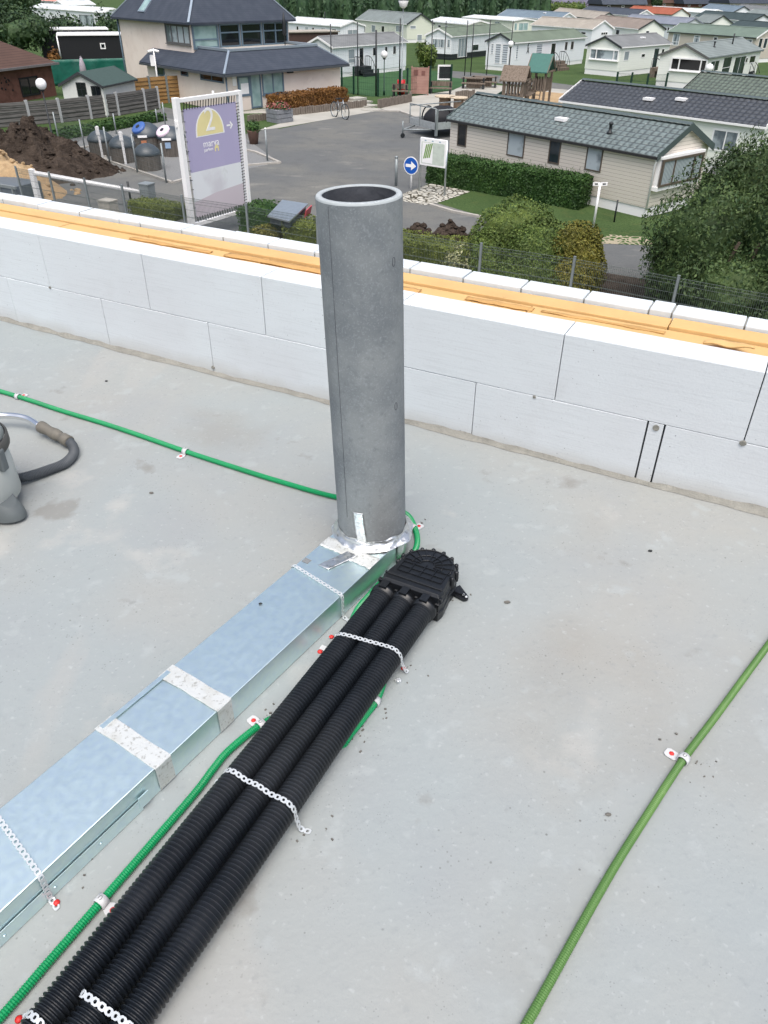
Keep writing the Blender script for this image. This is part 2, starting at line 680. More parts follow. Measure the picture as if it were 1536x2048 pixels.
for n0, n1 in ((.880, .926), (.690, .735)):
    mb = MB()
    h = .0012

    def band(u, v, n0=n0, n1=n1):
        n = n0 + (n1 - n0) * v + .003 * noise.noise(V((u * 6, n0, v * 3)))
        q = [(1.012, .02), (1.012, DH + h), (-.012, DH + h), (-.012, .006)]
        L = [.06, .19, .074]
        s = u * sum(L)
        for k in range(3):
            if s <= L[k] or k == 2:
                t = min(s / L[k], 1)
                a, b = q[k], q[k + 1]
                return dpt(n, a[0] + (b[0] - a[0]) * t, a[1] + (b[1] - a[1]) * t)
            s -= L[k]
    mb.grid(band, 81, 6, smooth=False)
    mb.build('tape_band', m_tape, duct, solid=.0008)
# sticker on the duct top
mb = MB()
mb.obox(dpt(1.425, .86, DH + .0005), DA * .02, -DB * .022, V((0, 0, .0006)))
mb.build('sticker', plain('sticker', c(136, 140, 142, .8), .6), duct)
mb = MB()
for n0, n1, s0, s1 in ((1.515, 1.565, 1.0, .42), (1.505, 1.56, .46, -.01)):
    mb.grid(lambda u, v: dpt(n0 + (n1 - n0) * v + .004 * noise.noise(V((u * 7, v, s0))), s0 + (s1 - s0) * u, DH + .0022 + .0012 * noise.noise(V((u * 9, v * 4, n0)))), 30, 5)
mb.build('tape_band', m_tape, duct, solid=.0008)

# --- fibre cement pipe
PB, PT = V((-.036, 1.910, .0815)), V((-.0685, 1.912, 1.064))
PA = (PT - PB).normalized()
PL_ = (PT - PB).length
pipe = thing('flue_pipe', PB, 'tall upright grey fibre cement pipe taped to the end of the duct', 'pipe')
mb = MB()
RO, RI = .1035, .0885
mb.lathe(PB, [(RO, 0), (RO, .3), (RO, .6), (RO, PL_ - .006)], 64, axis=PA, cap=False)
mb.build('pipe_wall', m_fc, pipe)
mb = MB()
mb.lathe(PB, [(RO, PL_ - .006), (RO - .001, PL_ - .002), (RO - .003, PL_), (RI + .001, PL_), (RI, PL_ - .003)], 64, axis=PA, cap=False)
mb.build('cut_rim', plain('pale_cut_edge', c(176, 184, 187, .86), .8, var=.06, scale=30), pipe)
mb = MB()
mb.lathe(PB, [(RI, PL_ - .003), (RI, .4), (RI, .0)], 64, axis=PA, cap=False)
mb.build('pipe_lining', m_fcin, pipe)
# stamped ring marks and mould seam
mb = MB()
cx = (CAM - PB)
cx.z = 0
cx.normalize()
px_ = PA.cross(cx).normalized()


def onpipe(an, h, lift=.0004):
    return PB + PA * h + (cx * cos(an) + px_ * sin(an)) * (RO + lift)


for h in (.84, .455):
    mb.tube([onpipe(.86 + .05 * cos(q), h + .011 * sin(q)) for q in [2 * pi * k / 14 for k in range(14)]], .0006, 5, closed=True)
mb.tube([onpipe(-.74, h) for h in (.1, .4, .7, PL_ - .01)], .0005, 5)
mb.build('moulded_mark', m_fcin, pipe)
# aluminium tape collar
mb = MB()


def collar(u, v):
    an = -pi + 2 * pi * u
    n1 = noise.noise(V((cos(an) * 4, sin(an) * 4, v * 5)))
    flare = (1 - v) ** 2 * (.020 + .010 * noise.noise(V((cos(an) * 3, sin(an) * 3, 7))))
    h = .002 + .028 * v + .012 * v * noise.noise(V((cos(an) * 3, sin(an) * 3, 1)))
    return PB + PA * (h + .003 * n1) + (cx * cos(an) + px_ * sin(an)) * (RO + .0018 + flare + .0025 * n1)


mb.grid(collar, 120, 10)
mb.build('foil_collar', m_foil, pipe)
mb = MB()


def strip(u, v):
    an = -.42 + .30 * v - .10 * u
    return onpipe(an, .005 + .125 * u, .0022 + .0012 * noise.noise(V((u * 8, v * 5, 2))))


mb.grid(strip, 24, 8)
mb.grid(lambda u, v: dpt(1.435 + .10 * u, .70 - .20 * v - .18 * u, DH + .0038 + .0015 * noise.noise(V((u * 7, v * 4, 9)))), 20, 8)
mb.build('foil_strip', m_foil, pipe, solid=.0006)
# foil skirt bridging the duct end where it curves round the pipe foot
mb = MB()


def skirt(u, v):
    an = .75 + 4.75 * u
    rr = RO + .006 + .004 * noise.noise(V((u * 9, v * 3, 4)))
    return PB + (cx * cos(an) + px_ * sin(an)) * rr + V((0, 0, -.078 + .082 * v + .003 * noise.noise(V((u * 14, v * 3, 8)))))


mb.grid(skirt, 110, 8)
mb.build('foil_skirt', m_foil, pipe, solid=.0006)

# --- three black corrugated ducts
PITCH_R = .0094
BZ = .0475
for j, (lab) in enumerate(('black corrugated duct nearest the metal duct, first of three side by side',
                           'black corrugated duct in the middle of three side by side',
                           'black corrugated duct on the open floor side of three side by side')):
    ec = -.7475 + .0635 * j
    pts = []
    n = -.75
    k = 0
    rad = []
    while n < 1.47 - .012 * abs(j - 1):
        wob = .0022 * noise.noise(V((n * 2.2, j * 7, 0)))
        spread = .004 * (j - 1) * max(0, (.9 - n))
        pts.append(R(ec + wob + spread, n, BZ + .0015 * noise.noise(V((n * 3, j, 4)))))
        rad.append((.0315, .0315, .0268, .0268)[k % 4])
        n += PITCH_R / 4 * (1.25 if k % 4 in (1, 3) else .75)
        k += 1
    mb = MB()
    mb.tube(pts, rad, 28, smooth=False)
    tag(mb.build('corrugated_duct', m_black), lab, 'air duct', 'black corrugated air ducts in a row')

# --- black plenum box the ducts plug into
box = thing('duct_connector', R(-.67, 1.56, 0), 'black plastic connector box with ribbed rounded lid at the end of the black ducts', 'connector box')
ax0 = .0


def bp(e, n, z):
    return R(e, n, z)


ctr = (-.672, 1.585)
outl = []
for k in range(25):
    a = radians(-12 + 204 * k / 24)
    outl.append((ctr[0] + .086 * cos(a), ctr[1] + .082 * sin(a)))
outl += [(-.769, 1.50), (-.764, 1.475), (-.585, 1.475), (-.580, 1.50)]


def scaled(f, z):
    return [bp(ctr[0] + (x - ctr[0]) * f, ctr[1] + (y - ctr[1]) * f, z) for x, y in outl]


mb = MB()
lv = [(1.0, .004), (1.0, .030), (1.035, .031), (1.035, .037), (1.0, .038), (1.0, .060), (1.035, .061), (1.035, .067), (1.0, .068), (.985, .086), (.93, .094)]
n_ = len(outl)
vs = []
for f_, z in lv:
    vs += scaled(f_, z)
fs = []
for i in range(len(lv) - 1):
    for k in range(n_):
        fs.append((i * n_ + k, i * n_ + (k + 1) % n_, (i + 1) * n_ + (k + 1) % n_, (i + 1) * n_ + k))
fs.append([(len(lv) - 1) * n_ + k for k in range(n_)])
mb.add(vs, fs)
mb.build('box_body', m_blackbox, box, bevel=.001)
mb = MB()
for a in range(-10, 200, 21):
    a = radians(a)
    mb.beam(bp(ctr[0] + .022 * cos(a), ctr[1] + .02 * sin(a), .0955), bp(ctr[0] + .078 * cos(a), ctr[1] + .075 * sin(a), .0955), .0022, .004)
for r_ in (.022, .046, .074):
    mb.tube([bp(ctr[0] + r_ * cos(radians(a)), ctr[1] + r_ * .96 * sin(radians(a)), .0955) for a in range(-5, 186, 10)], .0016, 6)
for n0 in (1.572, 1.55, 1.528):
    mb.beam(bp(-.74, n0, .0955), bp(-.604, n0, .0955), .0022, .004)
for e0 in (-.74, -.706, -.672, -.638, -.604):
    mb.beam(bp(e0, 1.528, .0955), bp(e0, 1.585, .0955), .0022, .004)
mb.build('lid_ribs', m_blackbox, box)
mb = MB()
for k in range(10):
    a = radians(-10 + 200 * k / 9)
    mb.lathe(bp(ctr[0] + .0875 * cos(a), ctr[1] + .0835 * sin(a), .058), [(.006, 0), (.007, .012), (.006, .032), (.003, .035)], 10)
mb.build('lid_clips', m_blackbox, box)
for j in range(3):
    mb = MB()
    e0 = -.7475 + .0635 * j + (j - 1) * -.001
    mb.lathe(bp(e0, 1.44, BZ), [(.0305, 0), (.0355, 0), (.0355, .012), (.0375, .013), (.0375, .022), (.0345, .023), (.0345, .05)], 28, axis=ND)
    mb.cbox(bp(e0, 1.462, BZ + .030), .022, .03, .012, x=ED)
    mb.build('socket', m_blackbox, box)
mb = MB()
mb.obox(bp(-.775, 1.477, .072), ED * .197, ND * .012, V((0, 0, .012)))
mb.obox(bp(-.765, 1.500, .092), ED * .177, ND * .008, V((0, 0, .006)))
mb.build('front_rim', m_blackbox, box, bevel=.002)
for (e0, n0, e1, n1) in ((-.598, 1.62, -.556, 1.60),):
    mb = MB()
    d = (bp(e1, n1, 0) - bp(e0, n0, 0)).normalized()
    w = V((-d.y, d.x, 0))
    prof = [bp(e0, n0, .004) - w * .024, bp(e1, n1, .004) - w * .012]
    tip = bp(e1, n1, .004)
    for k in range(9):
        a = radians(-90 + 180 * k / 8)
        prof.append(tip + d * .012 * cos(a) + w * .012 * sin(a))
    prof += [bp(e0, n0, .004) + w * .024]
    mb.prism(prof, V((0, 0, .008)))
    mb.beam(bp(e0, n0, .012) - w * .02, bp(e1, n1, .014), .003, .012)
    mb.build('mounting_ear', m_blackbox, box)
    mb = MB()
    for q in (-.004, .008):
        mb.lathe(tip + d * q + V((0, 0, .0125)), [(.0045, 0), (.0035, .002), (.001, .0025)], 10)
    mb.build('screw', m_strap, box)

# --- green conduits
def conduit(pts, r, mat_, label, group=None):
    sp = smoothpath(pts, .0024)
    mb = MB()
    mb.tube(sp, [r if (k // 1) % 2 == 0 else r * .80 for k in range(len(sp))], 10, smooth=False)
    return tag(mb.build('conduit', mat_), label, 'conduit', group), sp


ZC = .0105
pa = [gp(*q, ZC) for q in ((-90, 756), (36, 793), (125, 822), (208, 847), (286, 873), (372, 903), (470, 935), (560, 963), (668, 993))]
pa += [R(-1.02, 1.91, ZC), R(-.90, 1.90, ZC), R(-.835, 1.845, ZC), R(-.785, 1.76, ZC), R(-.775, 1.66, ZC), R(-.797, 1.56, ZC), R(-.803, 1.47, ZC), R(-.802, 1.40, ZC), R(-.775, 1.32, ZC), R(-.70, 1.25, ZC), R(-.625, 1.215, ZC), R(-.607, 1.18, ZC), R(-.599, 1.13, ZC), R(-.601, 1.075, ZC), R(-.604, 1.01, ZC), R(-.615, .96, -.03)]
pa = [pa[0] + (pa[0] - pa[1]).normalized() * 1.6] + pa
conduit(pa, .0095, m_green, 'green ribbed conduit looping behind the grey pipe and under the black ducts')
pb = [gp(*q, ZC) for q in ((-120, 2165), (0, 2036), (98, 1923), (202, 1804), (293, 1699), (391, 1585), (428, 1536), (461, 1498), (524, 1448))]
pb += [R(-.775, .985, ZC), R(-.70, 1.02, ZC), R(-.66, 1.03, -.02)]
pb = [pb[0] + (pb[0] - pb[1]).normalized() * .9] + pb
conduit(pb, .0095, m_green, 'green ribbed conduit between the metal duct and the black ducts')
pc = [gp(*q, ZC) for q in ((1005, 2130), (1057, 2041), (1185, 1810), (1238, 1719), (1288, 1640), (1366, 1520), (1435, 1428), (1531, 1297), (1640, 1150))]
d0, d1 = (pc[0] - pc[1]).normalized(), (pc[-1] - pc[-2]).normalized()
pc = [pc[0] + d0 * 1.3] + pc + [pc[-1] + d1 * .45]
conduit(pc, .0092, m_lgreen, 'paler lime green ribbed conduit crossing the open floor on its own')

# --- conduit clips: saddle band, plate, nail
clip = thing('conduit_clip', (0, 0, 0), 'x', 'pipe clip', 'grey clips holding the green conduits')
mb = MB()
prof = [(.0125 * cos(a), .0125 * sin(a) + .0105) for a in [radians(-40 + 260 * k / 16) for k in range(17)]]
mb.grid(lambda u, v: V((-.009 + .018 * v, prof[round(u * 16)][0], max(prof[round(u * 16)][1], .001))), 16, 1)
mb.build('saddle', m_clip, clip, solid=.0022)
mb = MB()
pl = [(-.009, .011), (.009, .011), (.013, .020), (.013, .036), (.009, .043), (-.009, .043), (-.013, .036), (-.013, .020)]
mb.prism([V((x, y, .0008)) for x, y in pl], V((0, 0, .0038)))
mb.build('plate', m_clip, clip, bevel=.001)
mb = MB()
mb.tube([V((.0045 * cos(q), .0035 * sin(q), .0243)) for q in [pi * .15 + 2 * pi * .8 * k / 10 for k in range(11)]], .0005, 5)
mb.build('embossed_mark', m_joint, clip)
mb = MB()
mb.lathe(V((0, .028, .0045)), [(.0058, 0), (.0058, .0014), (.003, .0035), (.0006, .0042)], 12)
mb.build('nail', m_red, clip)
spots = [((36, 793), (125, 822), 1, 'grey clip on the dark green conduit at the far left, closest to the vacuum wand'),
         ((371, 903), (470, 935), -1, 'grey clip on the green conduit between the vacuum hose and the grey pipe'),
         ((826, 1056), (800, 1040), -1, 'grey clip on the green conduit just behind the foot of the grey pipe'),
         ((522, 1450), (461, 1498), -1, 'grey clip where the green conduit slips under the black ducts beside the metal duct'),
         ((203, 1803), (293, 1699), -1, 'large grey clip on the nearest green conduit, red nail towards the black ducts'),
         ((750, 1403), (728, 1440), -1, 'grey clip on the short green loop on the open floor side of the black ducts'),
         ((1367, 1518), (1435, 1428), 1, 'grey clip on the lime green conduit crossing the open floor')]
for i, (a, b, sd, lab) in enumerate(spots):
    o = clip if i == 0 else copy_tree(clip)
    p, q = gp(*a, ZC), gp(*b, ZC)
    p.z = q.z = 0
    o.location = p
    d = (q - p) * (1 if i not in (2,) else 1)
    ang = math.atan2(d.y, d.x)
    # plate on side 'sd' (+1 = left of the direction of travel)
    o.rotation_euler = (0, 0, ang if sd > 0 else ang + pi)
    o['label'] = lab

# --- perforated straps
def strap(pts, side, label, nails=(), width=.0125, pitch=.0150):
    sp = smoothpath(pts, pitch / 4) if False else None
    dense = []
    for a, b in zip(pts, pts[1:]):
        a, b = V(a), V(b)
        k = max(1, int((b - a).length / .002))
        dense += [a + (b - a) * (i / k) for i in range(k)]
    dense.append(V(pts[-1]))
    for _ in range(3):
        dense = [dense[0]] + [(dense[i - 1] + dense[i] * 2 + dense[i + 1]) / 4 for i in range(1, len(dense) - 1)] + [dense[-1]]
    cum = [0]
    for a, b in zip(dense, dense[1:]):
        cum.append(cum[-1] + (b - a).length)

    def at(s):
        s = min(max(s, 0), cum[-1] - 1e-6)
        lo = 0
        import bisect
        lo = max(0, bisect.bisect_right(cum, s) - 1)
        lo = min(lo, len(dense) - 2)
        t = (s - cum[lo]) / max(cum[lo + 1] - cum[lo], 1e-9)
        return dense[lo].lerp(dense[lo + 1], t)
    mb = MB()
    n = int(cum[-1] / pitch)
    p2 = pitch / 2
    outer = [(-p2, -.30), (-p2 * .5, -.5), (p2 * .5, -.5), (p2, -.30), (p2, .30), (p2 * .5, .5), (-p2 * .5, .5), (-p2, .30)]
    inner = [(-.0030, -.0015), (-.0013, -.0031), (.0013, -.0031), (.0030, -.0015), (.0030, .0015), (.0013, .0031), (-.0013, .0031), (-.0030, .0015)]
    for i in range(n):
        s0 = (i + .5) * pitch
        vs = [at(s0 + x) + side * (y * width) for x, y in outer] + [at(s0 + x) + side * y for x, y in inner]
        mb.add(vs, [(k, (k + 1) % 8, 8 + (k + 1) % 8, 8 + k) for k in range(8)])
    t = thing('perforated_strap', pts[0], label, 'metal strap', 'perforated metal straps')
    mb.build('strap_band', m_strap, t, solid=.0012)
    for q in nails:
        nb = MB()
        nb.lathe(V((q[0], q[1], q[2] if len(q) > 2 else .001)), [(.0068, 0), (.0068, .002), (.004, .0045), (.001, .0055)], 12)
        nb.build('nail', m_red if (len(q) < 4) else m_strap, t)
    return t


def bundle_strap(n0, n1, label, e_from=-.79, foot=True, tail=True, nail=None, nail2=None):
    tops = []
    zt = BZ + .0325
    es = [-.7475 + .0635 * j for j in range(3)]
    pts = []
    nn = lambda e: n0 + (n1 - n0) * (e + .79) / .22
    if e_from < -.78:
        pts += [R(-.812, nn(-.80), .0025), R(-.792, nn(-.79), .004), R(-.783, nn(-.78), .045)]
        for a in (150, 120, 90):
            pts.append(R(es[0] + .0328 * cos(radians(a)), nn(es[0]), BZ + .0328 * sin(radians(a))))
    else:
        pts.append(R(e_from, nn(e_from), zt))
    for e_ in es[1:] if e_from < -.78 else es[1:]:
        if e_ > e_from:
            pts.append(R(e_ - .030, nn(e_), zt - .0035))
            pts.append(R(e_, nn(e_), zt))
    for a in (65, 40, 15, -15):
        pts.append(R(es[2] + .0335 * cos(radians(a)), nn(es[2]), BZ + .0335 * sin(radians(a))))
    if foot:
        pts += [R(-.578, nn(-.578), .008), R(-.572, nn(-.56) + .004, .003)] + ([R(-.545, nn(-.53) + .012, .0022)] if tail else [])
    nails = []
    if nail:
        nails.append(nail)
    if nail2:
        nails.append(nail2)
    return strap(pts, (ND * .99 - ED * .12).normalized(), label, nails)


bundle_strap(1.235, 1.262, 'white perforated strap over all three black ducts nearest the connector box', tail=False, nail=tuple(gp(807, 1337, .002)), nail2=tuple(gp(663, 1274, .002)))
bundle_strap(.768, .755, 'white perforated strap over all three black ducts at mid length, loose end on the floor', nail=tuple(gp(443, 1562, .001)))
q_ = gp(66, 2034, .05)
bundle_strap(q_.dot(ND), q_.dot(ND) - .02, 'white perforated strap entering at the very bottom left over the outermost black duct', nail=tuple(gp(38, 2039, .001)))
q_ = gp(180, 1997, .078)
bundle_strap(q_.dot(ND), q_.dot(ND), 'white perforated strap nearest the viewer, starting between two black ducts', e_from=-.708)
for n0, n1, lab, nl in ((1.395, 1.368, 'thin perforated strap over the metal duct close to the pipe foot', None),
                        (.437, .405, 'perforated strap over the nearest stretch of metal duct, red nail at its end', (gp(113, 1806, .001)))):
    q = lambda s, z: dpt(n0 + (n1 - n0) * (1 - s), s, z)
    pts = [q(1.25, .003), q(1.04, .004), q(1.03, DH + .001), q(1.0, DH + .0042), q(.5, DH + .0042), q(0, DH + .0042), q(-.03, DH - .004), q(-.035, .006), q(-.10, .003), q(-.19, .0025)]
    strap(pts, DA, lab, [tuple(nl)] if nl is not None else [], width=.0122, pitch=.0150)
t_ = thing('red_nail', gp(640, 1304, 0), 'red capped nail in the floor between metal duct and black ducts, without a clip', 'nail')
mb = MB()
mb.lathe(gp(640, 1304, 0), [(.007, 0), (.007, .0025), (.004, .005), (.001, .006)], 14)
mb.build('cap', m_red, t_)
mb = MB()
mb.cbox(gp(652, 1299, .0005), .034, .016, .003, x=ED)
mb.build('plate', m_clip, t_)
t_ = thing('hex_nut', gp(796, 1363, 0), 'small grey hex nut lying on the floor beside the black ducts', 'nut')
mb = MB()
mb.lathe(gp(796, 1363, 0), [(.0075, 0), (.0085, .001), (.0085, .006), (.0045, .0075)], 6, smooth=False)
mb.lathe(gp(796, 1363, .0075), [(.0042, 0), (.0042, .004), (.001, .0045)], 12)
mb.build('nut_body', m_strap, t_)
for (x, y, s, lab) in ((1300, 1103, .0065, 'dark pebble on the bare floor beyond the connector box'), (1216, 1630, .0055, 'grey pebble on the floor between black ducts and lime conduit'),
                       (521, 1208, .0045, 'tiny dark crumb on top of the metal duct'), (1014, 1206, .008, 'brown chip of debris beside the connector box ear'), (303, 987, .007, 'dark stone chip on the floor beside the vacuum foot'),
                       (213, 763, .006, 'dark pebble on the floor near the block wall on the left')):
    p = gp(x, y, DH + .001 if x == 521 else 0)
    mb = MB()
    mb.grid(lambda u, v: p + V((s * cos(2 * pi * u) * sin(pi * v) * (1.2 + .4 * noise.noise(V((u * 3, v * 3, x)))), s * .7 * sin(2 * pi * u) * sin(pi * v) * (1 + .4 * noise.noise(V((u * 4, v * 3, y)))), s * .45 - s * .5 * cos(pi * v))), 9, 6, smooth=False)
    tag(mb.build('pebble', m_dark if x in (1300, 521, 213) else m_grit), lab, 'pebble')
# broken screed round the drilled hole and nail plates
mb = MB()
for (x, y, n, r_) in ((706, 1470, 26, .018), (770, 1420, 14, .022), (530, 1425, 10, .02), (835, 1052, 10, .02), (1400, 1535, 12, .03), (1350, 1490, 10, .03), (820, 1345, 12, .018), (640, 1660, 10, .025), (905, 1190, 14, .03), (162, 1748, 6, .012), (225, 1830, 6, .02)):
    for k in range(int(n * .6)):
        p = gp(x, y, 0) + V((random.gauss(0, r_), random.gauss(0, r_), 0))
        q = random.uniform(.0012, .0042)
        mb.cbox(p + V((0, 0, .0003)), q * 1.6, q, q * .8, x=V((random.random() - .5, random.random() - .5, 0)))
o = mb.build('grit', m_grit, kind='stuff')

# --- vacuum cleaner
m_vgrey = plain('dusty_grey_tank', c(196, 200, 196, .86), .55, .0, var=.08, scale=7, bump=.05)
m_vdark = plain('dark_grey_rubber', c(84, 84, 80, .7), .6, var=.15)
m_vfoot = plain('slate_grey_plastic', c(112, 120, 122, .7), .55, var=.1)
m_hose = Mat('grey_hose', c(96, 102, 108, .75), .5).mottle(8, c(80, 86, 92, .7), .5)
m_chrome = Mat('chrome', c(226, 228, 230), .12, 1.0)
m_beige = plain('dusty_connector', c(128, 124, 114, .7), .65, var=.15, scale=20)
VC = gp(-68, 1002, .03)
VC.z = 0
vac = thing('vacuum_cleaner', VC, 'grey drum vacuum cleaner with corrugated hose and chrome wand on the roof floor', 'vacuum cleaner')
mb = MB()
mb.lathe(VC, [(.165, .035), (.178, .05), (.176, .16), (.170, .215), (.166, .218)], 40)
mb.build('tank', m_vgrey, vac)
mb = MB()
mb.lathe(VC, [(.180, .218), (.186, .224), (.186, .252), (.178, .258)], 40, cap=False)
mb.build('rim_seal', m_vdark, vac)
mb = MB()
mb.lathe(VC, [(.176, .256), (.160, .30), (.125, .36), (.08, .385), (.001, .39)], 40)
mb.build('motor_head', m_vgrey, vac)
m_wire = plain('brown_red_wire', c(88, 56, 54, .8), .5)
mb = MB()
vf = (CAM - VC)
vf.z = 0
vf.normalize()
vs_ = V((vf.y, -vf.x, 0)) * -1
k0 = VC + vs_ * .125 + vf * .03
mb.tube(smoothpath([k0 + V((0, 0, .33)), k0 + vs_ * .01 + V((0, 0, .375)), k0 + vs_ * .035 + V((0, 0, .365)), k0 + vs_ * .04 - vf * .02 + V((0, 0, .335)), k0 + vs_ * .02 - vf * .03 + V((0, 0, .30))], .004), .0045, 8)
mb.build('wire_latch', m_wire, vac)
mb = MB()
k1 = VC + (vs_ * .74 + vf * .66).normalized() * .182
mb.cbox(k1 + V((0, 0, .17)), .03, .018, .075, x=V((0, 0, 1)).cross((k1 - VC)))
mb.build('latch', m_vfoot, vac, bevel=.005)
# castor feet
f0 = gp(50, 1042, 0) - VC
f0.z = 0
f0.normalize()
f1 = V((-f0.y, f0.x, 0))
for an in (0, 90, 180, 270):
    d = f0 * cos(radians(an)) + f1 * sin(radians(an))
    w = V((-d.y, d.x, 0))
    b = VC + d * .155
    mb = MB()

    def foot(u, v):
        a = -pi / 2 + pi * u
        r_ = .052 * (1 - .0 * v)
        x = .075 * cos(a) * (1 - .35 * v ** 2)
        y = .050 * sin(a) * (1 - .25 * v ** 2)
        return b + d * x + w * y + V((0, 0, .012 + .075 * v - .03 * v * cos(a)))
    mb.grid(foot, 16, 6)
    top = [foot(k / 16, 1) for k in range(17)]
    mb.add(top, [list(range(17))])
    mb.build('castor_housing', m_vfoot, vac, bevel=.003)
    mb = MB()
    mb.lathe(b + d * .03 - w * .01 + V((0, 0, .018)), [(.018, 0), (.018, .02)], 14, axis=w)
    mb.build('castor_wheel', m_vdark, vac)
hp = [gp(18, 962, .035), gp(35, 957, .03), gp(55, 953, .026), gp(79, 946, .022), gp(105, 937, .019), gp(129, 927, .0185), gp(144, 913, .0185), gp(148, 902, .02), gp(145, 891, .024), gp(137, 882, .028)]
sp = smoothpath(hp, .0026)
mb = MB()
mb.tube(sp, [.0185 if k % 2 == 0 else .0148 for k in range(len(sp))], 18, smooth=False)
mb.build('corrugated_hose', m_hose, vac)
ca, cb = gp(138, 883, .029), gp(79, 852, .042)
d = (cb - ca)
L = d.length
mb = MB()
mb.lathe(ca - d.normalized() * .003, [(.017, 0), (.0225, .001), (.0225, L * .22), (.018, L * .235), (.018, L * .34), (.022, L * .36), (.0235, L * .50), (.0195, L * .66), (.021, L * .78), (.0235, L * .88), (.0235, L * .97), (.012, L * 1.03)], 24, axis=d)
mb.build('hose_connector', m_beige, vac)
wp_ = [cb, gp(59, 839, .05), gp(38, 833, .055), gp(13, 831, .055), gp(-15, 833, .055), gp(-60, 845, .05), gp(-130, 870, .04)]
mb = MB()
mb.tube(smoothpath(wp_, .008), .0125, 20)
mb.build('chrome_wand', m_chrome, vac)
# ================================================================== SITE MATERIALS
SITE = 1.28
m_grass = Mat('turf', c(92, 116, 68, .46), .9, spec=.15).mottle(.35, c(78, 102, 58, .44), .8, .4, .62, 6).mottle(1.6, c(120, 128, 78, .42), .5, .55, .72, 6).mottle(9, c(52, 84, 40, .40), .6, .45, .7, 5)
m_grass.nbump(14, .6, .05, 6)
m_asph = Mat('asphalt', c(128, 131, 131, .44), .9, spec=.2).mottle(.22, c(142, 142, 136, .46), .8, .42, .62, 7).mottle(1.1, c(114, 116, 117, .44), .5, .5, .7, 7).mottle(.6, c(172, 170, 162, .54), .4, .60, .70, 9, stretch=(.7, 1.4, 1)).mottle(9, c(104, 106, 108, .48), .4, .5, .7)
m_asph.nbump(60, .3, .01)
m_pave = Mat('pale_paving', c(198, 196, 187, .54), .85, spec=.25).mottle(.5, c(180, 178, 168, .52), .7, .4, .65, 5)
m_pave.nbump(20, .2, .01)
m_court = Mat('court_turf', c(68, 104, 66, .55), .9, spec=.15).mottle(.5, c(58, 92, 56, .52), .7)
m_sand = Mat('sand', c(196, 170, 134, .56), .95, spec=.1).mottle(.8, c(176, 148, 112, .54), .7).mottle(3, c(160, 132, 100, .52), .5, .55, .7)
m_sand.nbump(6, .6, .06, 6)
m_earth = Mat('earth', c(88, 78, 70, .48), .95, spec=.1).mottle(1.3, c(62, 54, 48, .46), .9, .42, .6, 8).mottle(5, c(112, 100, 90, .5), .5, .58, .7, 6)
m_earth.nbump(7, 1., .12, 8)
m_kerb = plain('kerb_concrete', c(190, 186, 178, .62), .9, var=.12, scale=3)
m_white = plain('white_cladding', c(236, 238, 240, .86), .5, var=.03, scale=.6)
m_wframe = plain('white_frame', c(240, 242, 244, .88), .45, var=.02)
m_post = plain('galvanised_post', c(150, 158, 160, .7), .5, .4, var=.1)
m_wire_ = plain('wire_mesh', c(126, 138, 134, .55), .5, .4, var=.1)
m_wire2 = plain('dark_wire_mesh', c(78, 92, 88, .5), .5, .3, var=.1)
m_gpost = plain('green_post', c(20, 62, 48, .6), .5, var=.08)
m_dpost = plain('dark_post', c(34, 40, 44, .6), .5, var=.08)
m_glass = Mat('window_glass', c(70, 84, 94, .45), .06, spec=.7).mottle(.9, c(40, 50, 58, .4), .8, .4, .6, 2)
m_glass2 = Mat('dark_glass', c(34, 40, 46, .4), .06, spec=.6)
m_cglass = Mat('curtained_glass', c(190, 202, 208, .66), .12, spec=.6)
hv = m_cglass.math('ADD', m_cglass.axis(0), m_cglass.math('MULTIPLY', m_cglass.axis(1), .9))
w_ = m_cglass.math('SINE', m_cglass.math('ADD', m_cglass.math('MULTIPLY', hv, 30), m_cglass.math('MULTIPLY', m_cglass.noise(3), 14)))
w_ = m_cglass.math('SINE', m_cglass.math('ADD', m_cglass.math('MULTIPLY', hv, 46), m_cglass.math('MULTIPLY', m_cglass.noise(2.5), 4)))
m_cglass.mix(m_cglass.rng(w_, -.6, .8, 0, .8), c(84, 98, 110, .42))
m_bglass = Mat('blinds_glass', c(206, 214, 222, .7), .2).lines(.22, c(90, 104, 116, .5), .45, .9, strength=.1)
m_pglass = Mat('pale_glass', c(168, 196, 194, .66), .1, spec=.6).mottle(1.2, c(130, 164, 162, .6), .7, .4, .65, 2)
m_siding = Mat('beige_lap_siding', c(224, 216, 205, .86), .55, spec=.4).lines(.15, c(172, 162, 150, .75), .17, .8, strength=.7, dist=.03)
m_cream = Mat('cream_siding', c(228, 231, 224, .86), .5).lines(.2, c(204, 210, 198, .8), .1, .6, strength=.4)
m_whites = Mat('white_siding', c(226, 230, 234, .84), .5).lines(.2, c(206, 210, 216, .8), .1, .6, strength=.4)
m_pgreen = Mat('pale_green_siding', c(218, 222, 207, .8), .55).lines(.2, c(196, 204, 180, .78), .12, .6, strength=.4)
m_tan = Mat('tan_siding', c(202, 194, 182, .78), .55).lines(.18, c(178, 170, 158, .74), .14, .7, strength=.5)
m_taupe = Mat('taupe_siding', c(186, 180, 174, .72), .6).lines(.2, c(160, 154, 148, .68), .14, .7, strength=.5)


def roofmat(name, col, k=.74, period=.34):
    m = Mat(name, c(*col, k), .75, spec=.2)
    dk = c(*[x * .62 for x in col], k)
    m.mottle(.8, c(*[min(255, x * 1.12) for x in col], k), .6, .4, .65, 5)
    return m.lines(period * .3, dk, .22, .65, strength=.5, dist=.03)


